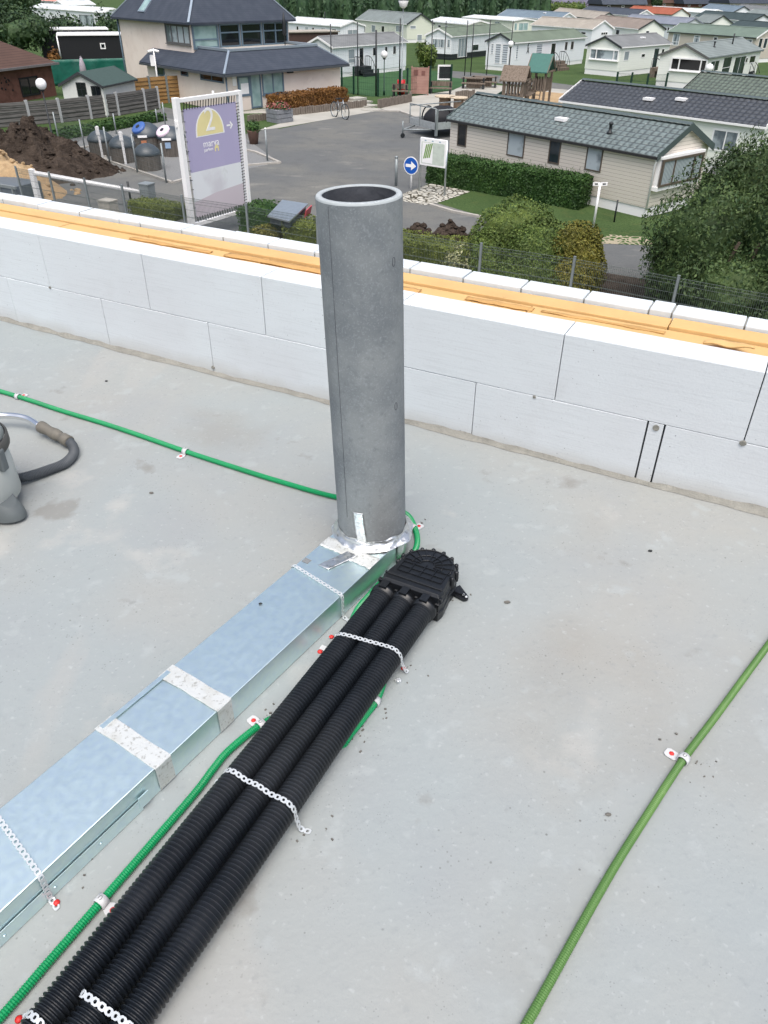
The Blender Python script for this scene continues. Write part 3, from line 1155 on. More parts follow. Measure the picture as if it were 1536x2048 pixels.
m_rgreen = roofmat('green_grey_roof', (122, 131, 130))
m_rdark = roofmat('dark_grey_roof', (84, 92, 104), .56)
m_rolive = roofmat('olive_grey_roof', (106, 118, 104))
m_rgrey = roofmat('mid_grey_roof', (120, 123, 124))
m_rlilac = roofmat('lilac_grey_roof', (126, 132, 144))
m_rbrown = roofmat('brown_grey_roof', (138, 128, 120))
m_rbeige = roofmat('beige_roof', (160, 154, 144))
m_rblue = roofmat('blue_grey_roof', (112, 128, 140))
m_rdgreen = roofmat('dark_green_roof', (72, 86, 88), .6)
m_rred = roofmat('orange_red_roof', (172, 102, 80), .62)
m_rpink = roofmat('salmon_roof', (226, 140, 132), .8)
m_rwhite = roofmat('white_roof', (206, 212, 213), .7)
m_ridge = plain('ridge_tile', c(86, 100, 102, .6), .6)


def tilemat(name, col, k):
    def make(z0, period, ld, lift):
        m = Mat(name, c(*col, k), .5, spec=.45)
        m.mottle(3, c(*[x * .85 for x in col], k), .7, .42, .62, 6)
        m.mottle(11, c(*[min(255, x * 1.15) for x in col], k), .4, .55, .7, 4)
        u = m.math('FRACT', m.math('MULTIPLY', m.dotv(tuple(ld)), 1 / .34))
        m.mix(m.rng(m.math('ABSOLUTE', m.math('SUBTRACT', u, .5)), .22, .46, 0, .75), c(*[x * .55 for x in col], k))
        z = m.math('MULTIPLY', m.math('SUBTRACT', m.axis(2), z0), 1 / period)
        m.mix(m.rng(m.math('FRACT', z), .80, .93, 0, .85), c(*[x * .36 for x in col], k))
        return m
    return make


m_tgreen = tilemat('green_pan_tiles', (124, 138, 138), .60)
m_tdark = tilemat('anthracite_pan_tiles', (84, 89, 96), .54)
m_tsage = tilemat('sage_pan_tiles', (120, 134, 122), .52)
m_slate = Mat('slate_roof', c(76, 84, 97, .52), .8, spec=.15).mottle(1.4, c(88, 95, 107, .54), .6, .4, .65, 5).lines(.12, c(58, 65, 77, .5), .16, .6, strength=.4, dist=.02)
m_zinc = plain('zinc_flashing', c(166, 180, 192, .7), .4, .5, var=.06)
m_render = Mat('pinkish_render', c(222, 211, 201, .85), .85, spec=.25).mottle(.6, c(212, 199, 188, .84), .7, .42, .64, 5).mottle(2.2, c(196, 184, 174, .8), .4, .60, .72, 7)
m_bluef = plain('blue_grey_frame', c(104, 126, 142, .66), .5, var=.05)
m_brick = Mat('red_brick', c(122, 84, 74, .62), .9, spec=.2).mottle(2.5, c(98, 66, 58, .6), .8).lines(.09, c(140, 122, 112, .5), .16, .6, strength=.3)
m_brroof = roofmat('brown_tile_roof', (104, 82, 74), .5, .5)
m_bwood = plain('black_stained_boards', c(20, 24, 32, .4), .7, var=.1)
m_tarp = Mat('green_tarpaulin', c(12, 104, 88, .62), .5).mottle(.8, c(8, 84, 72, .6), .8)
m_tarp.nbump(2.2, .5, .1, 3)
m_cplank = Mat('concrete_fence_plank', c(124, 122, 120, .62), .9, spec=.2).mottle(3, c(96, 94, 92, .6), .8, .45, .65, 5, stretch=(.5, .5, 4)).lines(.24, c(66, 64, 62, .5), .22, .85, strength=.8, dist=.05)
m_cpost = plain('concrete_post', c(182, 184, 186, .68), .85, var=.08)
m_tplank = Mat('tan_timber', c(180, 143, 96, .6), .8, spec=.2).mottle(3, c(150, 108, 62, .6), .7, .45, .65, 5, stretch=(.5, .5, 5)).lines(.27, c(112, 76, 42, .5), .2, .85, strength=.8, dist=.05)
m_wood = Mat('weathered_wood', c(136, 124, 112, .62), .85, spec=.2).mottle(4, c(96, 84, 74, .58), .8, .42, .65, 5, stretch=(3, 3, .6))
m_greenp = plain('green_plastic', c(58, 118, 108, .58), .5, var=.1)
m_dgreenp = plain('dark_green_plastic', c(14, 82, 66, .6), .45, var=.1)
m_opal = Mat('opal_globe', c(236, 240, 240, .9), .25, spec=.5)
m_metal = plain('brushed_metal', c(182, 190, 194, .8), .35, .8, var=.08)
m_dplast = Mat('slate_plastic', c(74, 84, 92, .6), .4, spec=.5).mottle(3, c(60, 70, 78, .58), .6)
m_slat = Mat('brown_slats', c(110, 104, 98, .6), .8).mottle(5, c(82, 76, 70, .58), .7, stretch=(3, 3, .4))
m_blue = plain('blue_sign_face', c(20, 86, 176, .8), .4, var=.03)
m_blid = plain('blue_lid', c(70, 108, 178, .62), .4, var=.08)
m_plid = plain('pinkish_lid', c(226, 206, 222, .8), .4, var=.05)
m_redp = plain('red_plastic', c(200, 30, 40, .8), .45, var=.06)
m_sgreen = plain('map_green', c(120, 158, 76, .75), .5, var=.15, scale=9)
m_paper = plain('paper', c(236, 238, 238, .86), .6, var=.03)
m_fg = plain('greyish_cloth', c(176, 168, 178, .66), .8, var=.1)


def leafmat(name, lo, hi, k=.5):
    m = Mat(name, c(*lo, k), .6, spec=.3)
    m.island(c(*lo, k), c(*hi, k))
    m.mottle(.8, c(*[x * .72 for x in lo], k), .5, .45, .65, 3)
    return m


f_hedge = leafmat('hedge_leaves', (48, 84, 38), (78, 112, 50), .54)
f_box = leafmat('box_leaves', (88, 104, 40), (128, 138, 62), .62)
f_bush = leafmat('bush_leaves', (72, 98, 42), (118, 136, 64), .56)
f_yel = leafmat('yellow_leaves', (96, 102, 36), (146, 138, 58), .5)
f_var = leafmat('variegated_leaves', (112, 124, 76), (206, 204, 158), .6)
f_dark = leafmat('dark_leaves', (50, 78, 44), (98, 120, 68), .56)
f_tree = leafmat('tree_leaves', (44, 74, 48), (84, 110, 66), .5)
f_conif = leafmat('conifer_needles', (46, 74, 52), (78, 108, 72), .6)
f_brown = leafmat('copper_leaves', (112, 74, 36), (150, 108, 52), .55)
f_red = leafmat('red_petals', (150, 62, 60), (196, 140, 130), .55)
m_bark = plain('bark', c(96, 84, 72, .5), .95, var=.2)

# ================================================================== GROUND
def sheet(name, px, mat_, lift, kind='structure', world=None, closed=True):
    mb = MB()
    pts = [gp(*q) for q in px] if world is None else [V(w) for w in world]
    mb.add([p + V((0, 0, lift)) for p in pts], [list(range(len(pts)))])
    return mb.build(name, mat_, kind=kind)


mb = MB()
mb.add([V((-1500, -200, G)), V((1500, -200, G)), V((1500, 2500, G)), V((-1500, 2500, G))], [(0, 1, 2, 3)])
mb.build('ground', m_grass, kind='structure')
sheet('asphalt_yard', [(-500, 900), (-500, 300), (60, 268), (190, 262), (330, 215), (560, 258), (650, 240), (751, 222), (800, 222), (905, 262), (905, 340), (838, 378), (868, 405), (960, 432), (1010, 470), (1195, 482), (1330, 496), (1760, 585), (1800, 900)], m_asph, .012)
sheet('playground_paving', [(751, 222), (819, 194), (905, 181), (940, 166), (1010, 172), (1085, 178), (1140, 176), (1230, 184), (1190, 225), (1040, 240), (905, 262), (800, 224)], m_pave, .014)
sheet('house_terrace', [(440, 262), (470, 225), (700, 196), (756, 222), (650, 240), (560, 256), (480, 265)], m_pave, .016)
sheet('park_road', [(880, 140), (975, 148), (1070, 161), (1140, 170), (1280, 181), (1345, 193), (1345, 203), (1270, 194), (1136, 180), (1040, 172), (940, 160), (880, 152)], m_asph, .016)
sheet('sports_court', [(660, 180), (756, 196), (905, 180), (1020, 149), (790, 138), (690, 140)], m_court, .012)
sheet('sand_pit', [(1036, 184), (1072, 182), (1190, 193), (1180, 222), (1060, 207)], m_sand, .02)
sheet('sand_pit_border', [(1000, 200), (1060, 207.5), (1180, 222.5), (1178, 226), (1050, 211), (1000, 205)], m_pave, .03)
sheet('front_lawn', [(380, 285), (420, 240), (470, 228), (560, 226), (565, 246), (480, 272), (445, 275)], m_grass, .02)
mb = MB()
for k in range(340):
    pass
# worn pale streaks and fine lines left on the yard by traffic
m_cob = Mat('cobble_stones', c(196, 194, 184, .72), .9, spec=.2)
vd = m_cob.voro(3.2, 'DISTANCE_TO_EDGE', stretch=(1, 1, 0))
m_cob.mottle(2.2, c(164, 160, 148, .7), .7, .42, .62)
m_cob.mix(m_cob.rng(vd, .05, .09, 1, 0), c(84, 80, 66, .55))
m_cob.bump(m_cob.rng(vd, .03, .2, 0, 1), .8, .05)
sheet('cobble_paving', [(806, 388), (862, 368), (941, 384), (880, 405), (850, 411), (806, 403)], m_cob, .02)
m_gp = Mat('grass_pavers', c(170, 160, 138, .66), .9, spec=.2)
vd = m_gp.voro(3.6, 'DISTANCE_TO_EDGE', stretch=(1, 1, 0))
m_gp.mix(m_gp.rng(vd, .10, .14, 0, 1), c(74, 108, 52, .45))
sheet('grass_pavers', [(1198, 480), (1218, 470), (1300, 476), (1305, 492), (1200, 488)], m_gp, .022)
sheet('gravel_bed', [(128, 300), (205, 258), (330, 236), (470, 262), (560, 326), (345, 366), (220, 328)], plain('grey_gravel', c(140, 142, 142, .6), .95, var=.25, scale=14, bump=.5), .018)
sheet('bare_soil', [(1005, 520), (1200, 545), (1420, 580), (1420, 640), (1000, 600)], m_earth, .02)
# kerbs round the recycling corner
kb = []


def kerb(pxs, label, w=.16, h=.1):
    mb = MB()
    pts = [gp(*q) for q in pxs]
    for a, b in zip(pts, pts[1:]):
        mb.beam(a + V((0, 0, h / 2)), b + V((0, 0, h / 2)), w, h)
    o = mb.build('kerb', m_kerb)
    return tag(o, label, 'kerb')


kerb([(130, 303), (205, 290), (212, 322), (345, 367), (392, 354)], 'pale concrete kerb in front of the domed waste containers')
kerb([(486, 333), (560, 327), (512, 306), (486, 300)], 'pointed kerb end where the waste container corner meets the yard')
kerb([(751, 223), (800, 224), (905, 262)], 'kerb along the yard edge behind the trailer')
kerb([(862, 412), (905, 425), (962, 436)], 'kerb along the lawn edge beside the cobbles')

# ================================================================== FOLIAGE
def hedge(name, P, Q, depth, h, mat_, label, cat='hedge', n=4000, ls=.06, rough=.10, sprigs=0, z0=0., group=None, core=.10):
    """clipped hedge between ground points P, Q (its front foot line); depth is away from the camera"""
    P, Q = V((P[0], P[1], G + z0)), V((Q[0], Q[1], G + z0))
    t = (Q - P)
    L = t.length
    t.normalize()
    d = V((-t.y, t.x, 0))
    if d.dot(P - V((0, 0, P.z))) < 0:
        d = -d
    U = V((0, 0, 1))
    mb = MB()
    A = [L * h, L * depth, depth * h, depth * h]
    tot = sum(A)

    def off(p):
        return rough * noise.noise(p * 1.1) + rough * .6 * noise.noise(p * 3.1)
    rc = min(.18, depth * .25, h * .25)
    for i in range(n):
        r_ = random.random() * tot
        if r_ < A[0]:
            u, w = random.random() * L, random.random() * h
            p, nn = P + t * u + U * w, -d
            e = h - w
            if e < rc:
                p += d * (rc - e) * .8
                nn = (nn + U * .8).normalized()
        elif r_ < A[0] + A[1]:
            u, w = random.random() * L, random.random() * depth
            p, nn = P + t * u + d * w + U * h, U
            if w < rc:
                p -= U * (rc - w) * .6
        else:
            s = r_ < A[0] + A[1] + A[2]
            w, v_ = random.random() * depth, random.random() * h
            p, nn = P + d * w + U * v_ + (t * L if s else V((0, 0, 0))), (t if s else -t)
        ui = min((p - P).dot(t), L - (p - P).dot(t))
        if ui < rc and nn.dot(U) > .5:
            p -= U * (rc - ui) * .6
        p = p + nn * (off(p) - abs(random.gauss(0, .035)))
        mb.leaf(p, nn, ls * random.uniform(.6, 1.25))
    c_ = core
    mb.obox(P + t * c_ + d * c_, t * (L - 2 * c_), d * (depth - 2 * c_), U * (h - c_))
    for i in range(sprigs):
        b = P + t * random.uniform(.2, L - .1) + d * random.uniform(.1, depth) + U * (h - .03)
        hh = random.uniform(.08, .28)
        for k in range(5):
            mb.leaf(b + U * hh * k / 4 + V((random.uniform(-.02, .02), random.uniform(-.02, .02), 0)), V((random.random() - .5, random.random() - .5, .2)), ls * .7, .4, 1.5)
    o = mb.build(name, mat_)
    return tag(o, label, cat, group)


def crown(mb, ctr, rx, ry, rz, n, ls, lump=.25, up=.0, shell=.35, asp=.55, freq=1.6, core=.6):
    ctr = V(ctr)
    for i in range(n):
        d = V((random.gauss(0, 1), random.gauss(0, 1), random.gauss(0, 1)))
        d.normalize()
        k = 1 + lump * noise.noise(ctr + d * freq) * 1.6 + lump * .5 * noise.noise(ctr + d * freq * 2.7)
        k *= 1 - shell * random.random() ** 2
        p = ctr + V((d.x * rx, d.y * ry, d.z * rz)) * k
        mb.leaf(p, d, ls * random.uniform(.6, 1.3), asp, up)
    if core:
        q = core
        mb.grid(lambda u, v: ctr + V((rx * cos(2 * pi * u) * sin(pi * v), ry * sin(2 * pi * u) * sin(pi * v), -rz * cos(pi * v))) * q * (1 + lump * noise.noise(ctr + V((cos(2 * pi * u) * sin(pi * v), sin(2 * pi * u) * sin(pi * v), -cos(pi * v))) * freq)), 14, 8, smooth=False)


def onN(px, py, nv):
    return onplane(px, py, R(0, nv), ND)


# low growth along the mesh fence below the building
def bush_on(nv, x0, x1, ytop, depth, mat_, label, n, ls, name='bush', cat='bush', boxy=False, **kw):
    a, b = onN(x0, ytop + 25, nv), onN(x1, ytop + 25, nv)
    zt = onN((x0 + x1) / 2, ytop, nv + depth * .4).z
    h = zt - G
    if boxy:
        return hedge(name, a, b, depth, h, mat_, label, cat, n, ls, **kw)
    mid = (a + b) / 2
    w = (b - a).length / 2
    mb = MB()
    ctr = V((mid.x, mid.y, G)) + ND * depth / 2 + V((0, 0, h * .45))
    crown(mb, ctr, w, depth / 2, h * .55, n, ls, **kw)
    return tag(mb.build(name, mat_), label, cat)


bush_on(25.2, 257, 348, 402, 1.0, f_box, 'small clipped box hedge between the grey cabinet and the big sign', 3000, .04, 'hedge', 'hedge', True, rough=.06)
bush_on(25.0, 473, 560, 410, 1.6, f_hedge, 'clipped hedge around the sloping metal plate, right of the big sign', 4200, .045, 'hedge', 'hedge', True, rough=.12)
bush_on(24.2, 484, 562, 447, 1.0, f_yel, 'little yellow green shrub low behind the mesh fence, below the sloping plate', 1600, .045, lump=.3)
bush_on(24.1, 566, 930, 462, 1.3, f_box, 'long low olive hedge behind the grey pipe along the mesh fence', 9000, .045, 'hedge', 'hedge', True, rough=.10)
bush_on(23.9, 872, 934, 490, 1.0, f_var, 'cream variegated shrub in front of the rounded bush', 1700, .05, lump=.3)
mb = MB()
for (x, y, nv, rx, rz) in ((1030, 500, 26.4, 1.75, 1.7), (1080, 520, 25.6, 1.5, 1.35), (985, 540, 25.3, 1.2, 1.3), (1060, 570, 24.9, 1.5, 1.2)):
    p = onN(x, y, nv)
    crown(mb, p, rx, rx * .85, rz, 14000, .045, lump=.09, freq=2.4, shell=.15, core=.82)
tag(mb.build('bush', f_bush), 'big rounded green bush behind the mesh fence, right of the pipe', 'bush')
mb = MB()
for (x, y, nv, rx, rz) in ((1150, 505, 25.6, .95, 1.0), (1165, 545, 25.2, .75, 1.2), (1140, 575, 24.9, .8, 1.0)):
    p = onN(x, y, nv)
    crown(mb, p, rx, rx * .8, rz, 7000, .045, lump=.12, freq=2.4, shell=.18, core=.78)
tag(mb.build('bush', f_yel), 'yellow green bush grown against the big rounded bush', 'bush')
# large shrub at the right, upright shoots
sh = thing('shrub', onN(1440, 640, 24.6) * 1, 'large dark evergreen shrub with upright shoots at the right edge behind the mesh fence', 'shrub')
sh.location.z = G
mb = MB()
for (x, y, nv, rx, rz, n) in ((1440, 470, 25.6, 2.1, 1.9, 5200), (1530, 400, 26.2, 1.8, 1.9, 4600), (1600, 480, 25.6, 2.4, 2.4, 5000), (1370, 540, 25.1, 1.2, 1.3, 3200), (1490, 580, 24.9, 2.2, 1.5, 4600), (1480, 380, 26.3, 1.0, 1.2, 2400), (1350, 500, 25.6, .7, .8, 1400), (1640, 600, 24.9, 2.0, 1.5, 2500)):
    p = onN(x, y, nv)
    crown(mb, p, rx, rx * .8, rz, int(n * 2.4), .06, lump=.26, up=.6, shell=.35, asp=.45, freq=1.9, core=.72)
    for i in range(int(n / 42)):
        d = V((random.gauss(0, 1), random.gauss(0, 1), abs(random.gauss(0, 1)) + .1)).normalized()
        b = p + V((d.x * rx, d.y * rx * .8, d.z * rz)) * .96
        hh = random.uniform(.15, .42)
        lean = V((d.x * .15, d.y * .15, 1))
        for k in range(9):
            q = b + lean * hh * k / 8
            mb.leaf(q + V((random.uniform(-.04, .04), random.uniform(-.04, .04), 0)), V((random.random() - .5, random.random() - .5, .1)), .048, .35, 1.6)
mb.build('foliage', f_dark, sh)
mb = MB()
for k in range(6):
    b = V((sh.location.x, sh.location.y, G)) + V((random.uniform(-1, 1), random.uniform(-.5, .8), 0))
    mb.tube(smoothpath([b, b + V((random.uniform(-.2, .2), 0, 1)), b + V((random.uniform(-.7, .7), random.uniform(-.3, .3), 2.4))], .3), .05, 6)
mb.build('stem', m_bark, sh)
hp_, hq_ = gp(852, 366), gp(1157, 421)
hedge('hedge', hp_, hq_, 1.1, hz(hq_, 357) - G, f_hedge, 'long dark green clipped hedge in front of the beige caravan', 'hedge', 13000, .06, rough=.09, sprigs=150)
hp_, hq_ = gp(561, 226), gp(697, 204)
hedge('hedge', hp_, hq_, 1.5, 1.1, f_brown, 'copper brown hedge under the blank wall of the slate roofed house', 'hedge', 4200, .09, rough=.12)
hp_, hq_ = gp(110, 284), gp(335, 242)
hedge('hedge', hp_, hq_, 1.2, .5, f_hedge, 'dark low hedge strip at the foot of the grey plank fence', 'hedge', 3000, .09, rough=.12)


def tree(x, ybase, ytop, wpx, label, mat_=None, n=1600, ls=.22, low=False, lumps=5, dist=None, group=None):
    P = gp(x, ybase)
    zt = hz(P, ytop)
    h = zt - G
    k = (P - CAM).dot(FWD)
    w = wpx / F_PX * k / 2
    t = thing('tree', P, label, 'tree', group)
    mb = MB()
    mb.tube([P, P + V((.05, 0, h * .3)), P + V((0, .05, h * .65))], [h * .035, h * .028, h * .012], 8)
    for a in range(4):
        an = a * 1.6 + x
        mb.tube([P + V((0, 0, h * .3)), P + V((cos(an) * w * .5, sin(an) * w * .5, h * .6))], [h * .015, h * .006], 6)
    mb.build('trunk', m_bark, t)
    mb = MB()
    for q in range(lumps):
        an = q * 2.4 + x * .3
        rr = .5 * w if q else 0
        zc = h * ((.40 if low else .52) + .26 * ((q * .37) % 1) - (.05 if q else 0))
        crown(mb, P + V((cos(an) * rr, sin(an) * rr, zc)), w * .62, w * .62, h * (.40 if low else .30), int(n / lumps), ls, lump=.35, core=.55)
    mb.build('crown', mat_ or f_tree, t)
    return t
# ================================================================== MESH FENCE BY THE BUILDING
fn = thing('mesh_fence', gp(963, 487, G + 1.8) - V((0, 0, 1.8)), 'grey welded wire mesh fence running below the parapet in front of the hedges', 'fence')
fp = [gp(x, y, G + 1.8) for x, y in ((168, 357), (243, 370), (363, 391), (492, 409), (963, 487), (1150, 514), (1358, 552))]
st = (fp[3] - fp[2])
pp = [fp[0] - (fp[1] - fp[0]) * 2, fp[0] - (fp[1] - fp[0])] + fp[:4] + [fp[3].lerp(fp[4], k / 3) for k in (1, 2)] + fp[4:]
stp = fp[-1] - fp[-2]
pp += [fp[-1] + stp * k for k in (1, 2, 3)]
for p in pp:
    mb = MB()
    b = V((p.x, p.y, G))
    mb.cbox(b, .07, .055, 1.8, x=ED)
    mb.cbox(b + V((0, 0, 1.8)), .078, .063, .02, x=ED)
    mb.build('post', m_post, fn)
for a, b in zip(pp, pp[1:]):
    a, b = V((a.x, a.y, G)), V((b.x, b.y, G))
    L = (b - a).length
    t = (b - a) / L
    mb = MB()
    n = int(L / .055)
    for k in range(1, n):
        q = a + t * (L * k / n) - ND * .02
        mb.tube([q + V((0, 0, .06)), q + V((0, 0, 1.76))], .0055, 3, cap=False)
    for z in (.08, .28, .30, .55, .80, 1.05, 1.07, 1.32, 1.56, 1.66, 1.74):
        mb.tube([a + V((0, 0, z)), b + V((0, 0, z))], .006, 3, cap=False)
    mb.build('wire_panel', m_wire_, fn)

# ================================================================== BIG CAMPSITE SIGN
SL = gp(388, 485)
SR = V((-5.668, 32.61, G))
SU = (SR - SL).normalized()
SN = V((SU.y, -SU.x, 0))            # towards the viewer
SW = (SR - SL).length
zT, zB = 4.90, .70
sg = thing('information_sign', SL, 'tall white framed campsite sign with lilac and grey banner, number 2 and arrows', 'sign')
mb = MB()
mb.cbox(SL, .20, .20, zT + .03, x=SU)
mb.cbox(SR + V((0, 0, 0)), .17, .17, zT, x=SU)
mb.obox(SL + V((0, 0, zT - .14)) - SN * .07, SU * SW, SN * .14, V((0, 0, .13)))
mb.obox(SL + V((0, 0, zB - .14)) - SN * .07, SU * SW, SN * .14, V((0, 0, .14)))
mb.cbox(SL.lerp(SR, .58) + V((0, 0, zT - .01)), .07, .07, .10, x=SU)
mb.cbox(SL + V((0, 0, zT - .9)) - SU * .12, .06, .08, .22, x=SU)
mb.build('frame', m_wframe, sg, bevel=.01)


def sp_(u, z, lift=.02):
    return SL + SU * u + V((0, 0, z)) + SN * lift


u0, u1 = .28, SW - .22
zt_, zb_ = zT - .36, zB + .16
zmid = zb_ + (zt_ - zb_) * .43
m_lil = Mat('lilac_banner', c(156, 151, 180, .98), .55).mottle(.8, c(162, 157, 184, 1.0), .6)
m_bgrey = Mat('faded_grey_banner', c(184, 187, 190, 1.2), .55).mottle(.9, c(172, 170, 176, 1.1), .7)
mb = MB()
mb.obox(sp_(u0, zmid, 0), SU * (u1 - u0), SN * .012, V((0, 0, zt_ - zmid)))
mb.build('lilac_panel', m_lil, sg)
mb = MB()
mb.obox(sp_(u0, zb_, 0), SU * (u1 - u0), SN * .012, V((0, 0, zmid - .002 - zb_)))
mb.build('grey_panel', m_bgrey, sg)
m_bwarm = Mat('pinkish_banner', c(174, 166, 172, 1.08), .55)
mb = MB()
mb.prism([sp_(u0, zb_ + .55, .0124), sp_(u0 + (u1 - u0) * .45, zb_ + .72, .0124), sp_(u1, zb_ + .80, .0124), sp_(u1, zb_, .0124), sp_(u0, zb_, .0124)], SN * .0012)
mb.build('tint_field', m_bwarm, sg)
# lacing between banner and frame
m_lace = plain('black_lacing', c(28, 30, 34, .6), .7)
def lace(p, q, w):
    mb = MB()
    mb.beam(p, q, w, .012, up=SN)
    mb.build('lacing_tie', m_lace, sg)


n = 20
for k in range(n):
    a = u0 + (u1 - u0) * (k + .2) / n
    lace(sp_(a, zt_ - .03, .02), sp_(a + .05, zT - .15, .02), .032)
    lace(sp_(a, zb_ + .03, .02), sp_(a + .05, zB - .005, .02), .028)
n = 34
for k in range(n):
    z = zb_ + (zt_ - zb_) * (k + .3) / n
    lace(sp_(u1 - .03, z, .02), sp_(SW - .085, z + .02, .02), .022)
    if k % 3 == 0:
        lace(sp_(u0 + .03, z, .02), sp_(.10, z + .02, .02), .018)
m_dome = Mat('ochre_print', c(200, 190, 140, 1.1), .55).mottle(1.5, c(190, 180, 132, 1.1), .6)
m_wprint = plain('white_print', c(232, 232, 238, .86), .55, var=.03)


def plane_uv(px, py):
    p = onplane(px, py, SL, SN)
    return (p - SL).dot(SU), p.z - G


ua, za = plane_uv(394, 277)
ub, zb2 = plane_uv(447, 263)
uc, zc_ = plane_uv(417, 219)
um, rw = (ua + ub) / 2, (ub - ua) / 2
zd = (za + zb2) / 2
hd = zc_ - zd


def dome(f, lift):
    pts = [sp_(um + rw * f * cos(radians(a)), zd - (f - 1) * .05 + hd * f * sin(radians(a)) ** .85, lift) for a in range(0, 181, 12)]
    return pts


mb = MB()
mb.prism(dome(1.06, .0125), SN * .002)
mb.build('dome_outline', m_wprint, sg)
mb = MB()
mb.prism([p + V((0, 0, .03)) for p in dome(.97, .0150)], SN * .002)
mb.build('dome', m_dome, sg)
text('numeral', '2', sp_(um + .02, zd + hd * .58, .019), SU, V((0, 0, 1)), hd * 1.32, m_wprint, sg, .003)
u_, z_ = plane_uv(422, 286)
text('lettering', 'marva', sp_(u_, z_, .014), SU, V((0, 0, 1)), .34, m_wprint, sg, .003)
u_, z_ = plane_uv(417, 299)
text('lettering', 'parken', sp_(u_ + .0, z_, .014), SU, V((0, 0, 1)), .17, m_wprint, sg, .003)
u_, z_ = plane_uv(433, 295)
mb = MB()
mb.prism([sp_(u_ - .11, z_ - .12, .0135), sp_(u_ - .11, z_ + .03, .0135), sp_(u_, z_ + .13, .0135), sp_(u_ + .11, z_ + .03, .0135), sp_(u_ + .11, z_ - .12, .0135), sp_(u_ + .05, z_ - .12, .0135), sp_(u_ + .05, z_ - .02, .0135), sp_(u_ - .05, z_ - .02, .0135), sp_(u_ - .05, z_ - .12, .0135)], SN * .002)
mb.build('house_emblem', m_dome, sg)


def arrow(ctr, ud, vd, s, mat_, name, lift):
    mb = MB()
    q = lambda a, b: V(ctr) + V(ud) * a * s + V(vd) * b * s
    mb.prism([q(-1, -.17), q(.2, -.17), q(.2, .17), q(-1, .17)], lift)
    w = .3
    mb.prism([q(1, 0), q(.25, .78), q(-.02, .60), q(.45, 0)], lift)
    mb.prism([q(1, 0), q(.45, 0), q(-.02, -.60), q(.25, -.78)], lift)
    mb.build(name, mat_, sg)


u_, z_ = plane_uv(459, 250)
arrow(sp_(u_, z_, .0135), SU, V((0, 0, 1)), .17, m_wprint, 'arrow', SN * .002)
u_, z_ = plane_uv(449, 348)
arrow(sp_(u_, z_, .0135), V((0, 0, 1)), SU, .25, plain('pale_print', c(214, 218, 220, .82), .55, var=.03), 'arrow', SN * .002)

# --- sloping metal plate on a box
q4 = [gp(534.7, 434.7, G + 1.0), gp(564.6, 402.5, G + 1.25), gp(616.6, 410.3, G + 1.35), gp(579, 445.7, G + 1.1)]
t_ = thing('information_lectern', (q4[0] + q4[2]) / 2 * 1, 'sloping grey metal plate on a stand among the hedges right of the big sign', 'lectern')
t_.location.z = G
mb = MB()
mb.prism(q4, V((0, 0, .06)))
mb.build('metal_plate', m_metal, t_, bevel=.006)
mb = MB()
mid = (q4[0] + q4[1] + q4[2] + q4[3]) / 4
mb.prism([p.lerp(mid, .12) - V((0, 0, .24)) for p in q4], V((0, 0, .235)))
mb.cbox(V((mid.x, mid.y, G)), .3, .3, mid.z - G - .2, x=ED)
mb.build('stand', m_dplast, t_)
mb = MB()
e_ = (q4[2] - q4[1]).normalized()
mb.prism([q4[2] + e_ * .03 + V((0, 0, -.30)), q4[2] + e_ * .10 + V((0, 0, -.30)), q4[2] + e_ * .22 + V((0, 0, .02)), q4[2] + e_ * .15 + V((0, 0, .02))], (q4[3] - q4[2]) * .3)
mb.build('side_flap', plain('pinkish_red', c(186, 84, 92, .7), .5), t_)

# --- blue arrow sign
B = gp(822, 379)
bz = hz(B, 331) - G
t_ = thing('direction_sign', B, 'round blue sign with a white arrow pointing right on a white post', 'sign')
vn = V((CAM.x - B.x, CAM.y - B.y, 0)).normalized()
vs2 = V((-vn.y, vn.x, 0))
vn = (vn + vs2 * -.55).normalized()
vs2 = V((-vn.y, vn.x, 0))
rb = .40
mb = MB()
mb.tube([B, B + V((0, 0, bz + .2))], .045, 10)
mb.build('post', m_wframe, t_)
C0 = B + V((0, 0, bz))
mb = MB()
mb.lathe(C0 + vn * .05, [(rb, 0), (rb, .02)], 32, axis=vn)
mb.build('rim', m_wframe, t_)
mb = MB()
mb.lathe(C0 + vn * .0715, [(rb * .90, 0), (rb * .90, .003)], 32, axis=vn)
mb.build('disc', m_blue, t_)
mb = MB()
q = lambda a, b: C0 + vn * .0755 + vs2 * a * rb + V((0, 0, b * rb))
mb.prism([q(-.72, -.17), q(.02, -.17), q(.02, -.5), q(.72, 0), q(.02, .5), q(.02, .17), q(-.72, .17)], vn * .003)
mb.build('arrow', m_wframe, t_)

# --- bollards and plain posts
def pole(px, ytop, r, mat_, label, name='bollard', cat='bollard', cap=None, group=None):
    B = gp(*px)
    h = hz(B, ytop) - G
    t = thing(name, B, label, cat, group)
    mb = MB()
    mb.tube([B, B + V((0, 0, h))], r, 10)
    mb.build('pole', mat_, t)
    if cap:
        mb = MB()
        mb.lathe(B + V((0, 0, h)), [(r * 1.15, 0), (r * 1.15, .05), (r * .6, .09)], 10)
        mb.build('cap', cap, t)
    return t


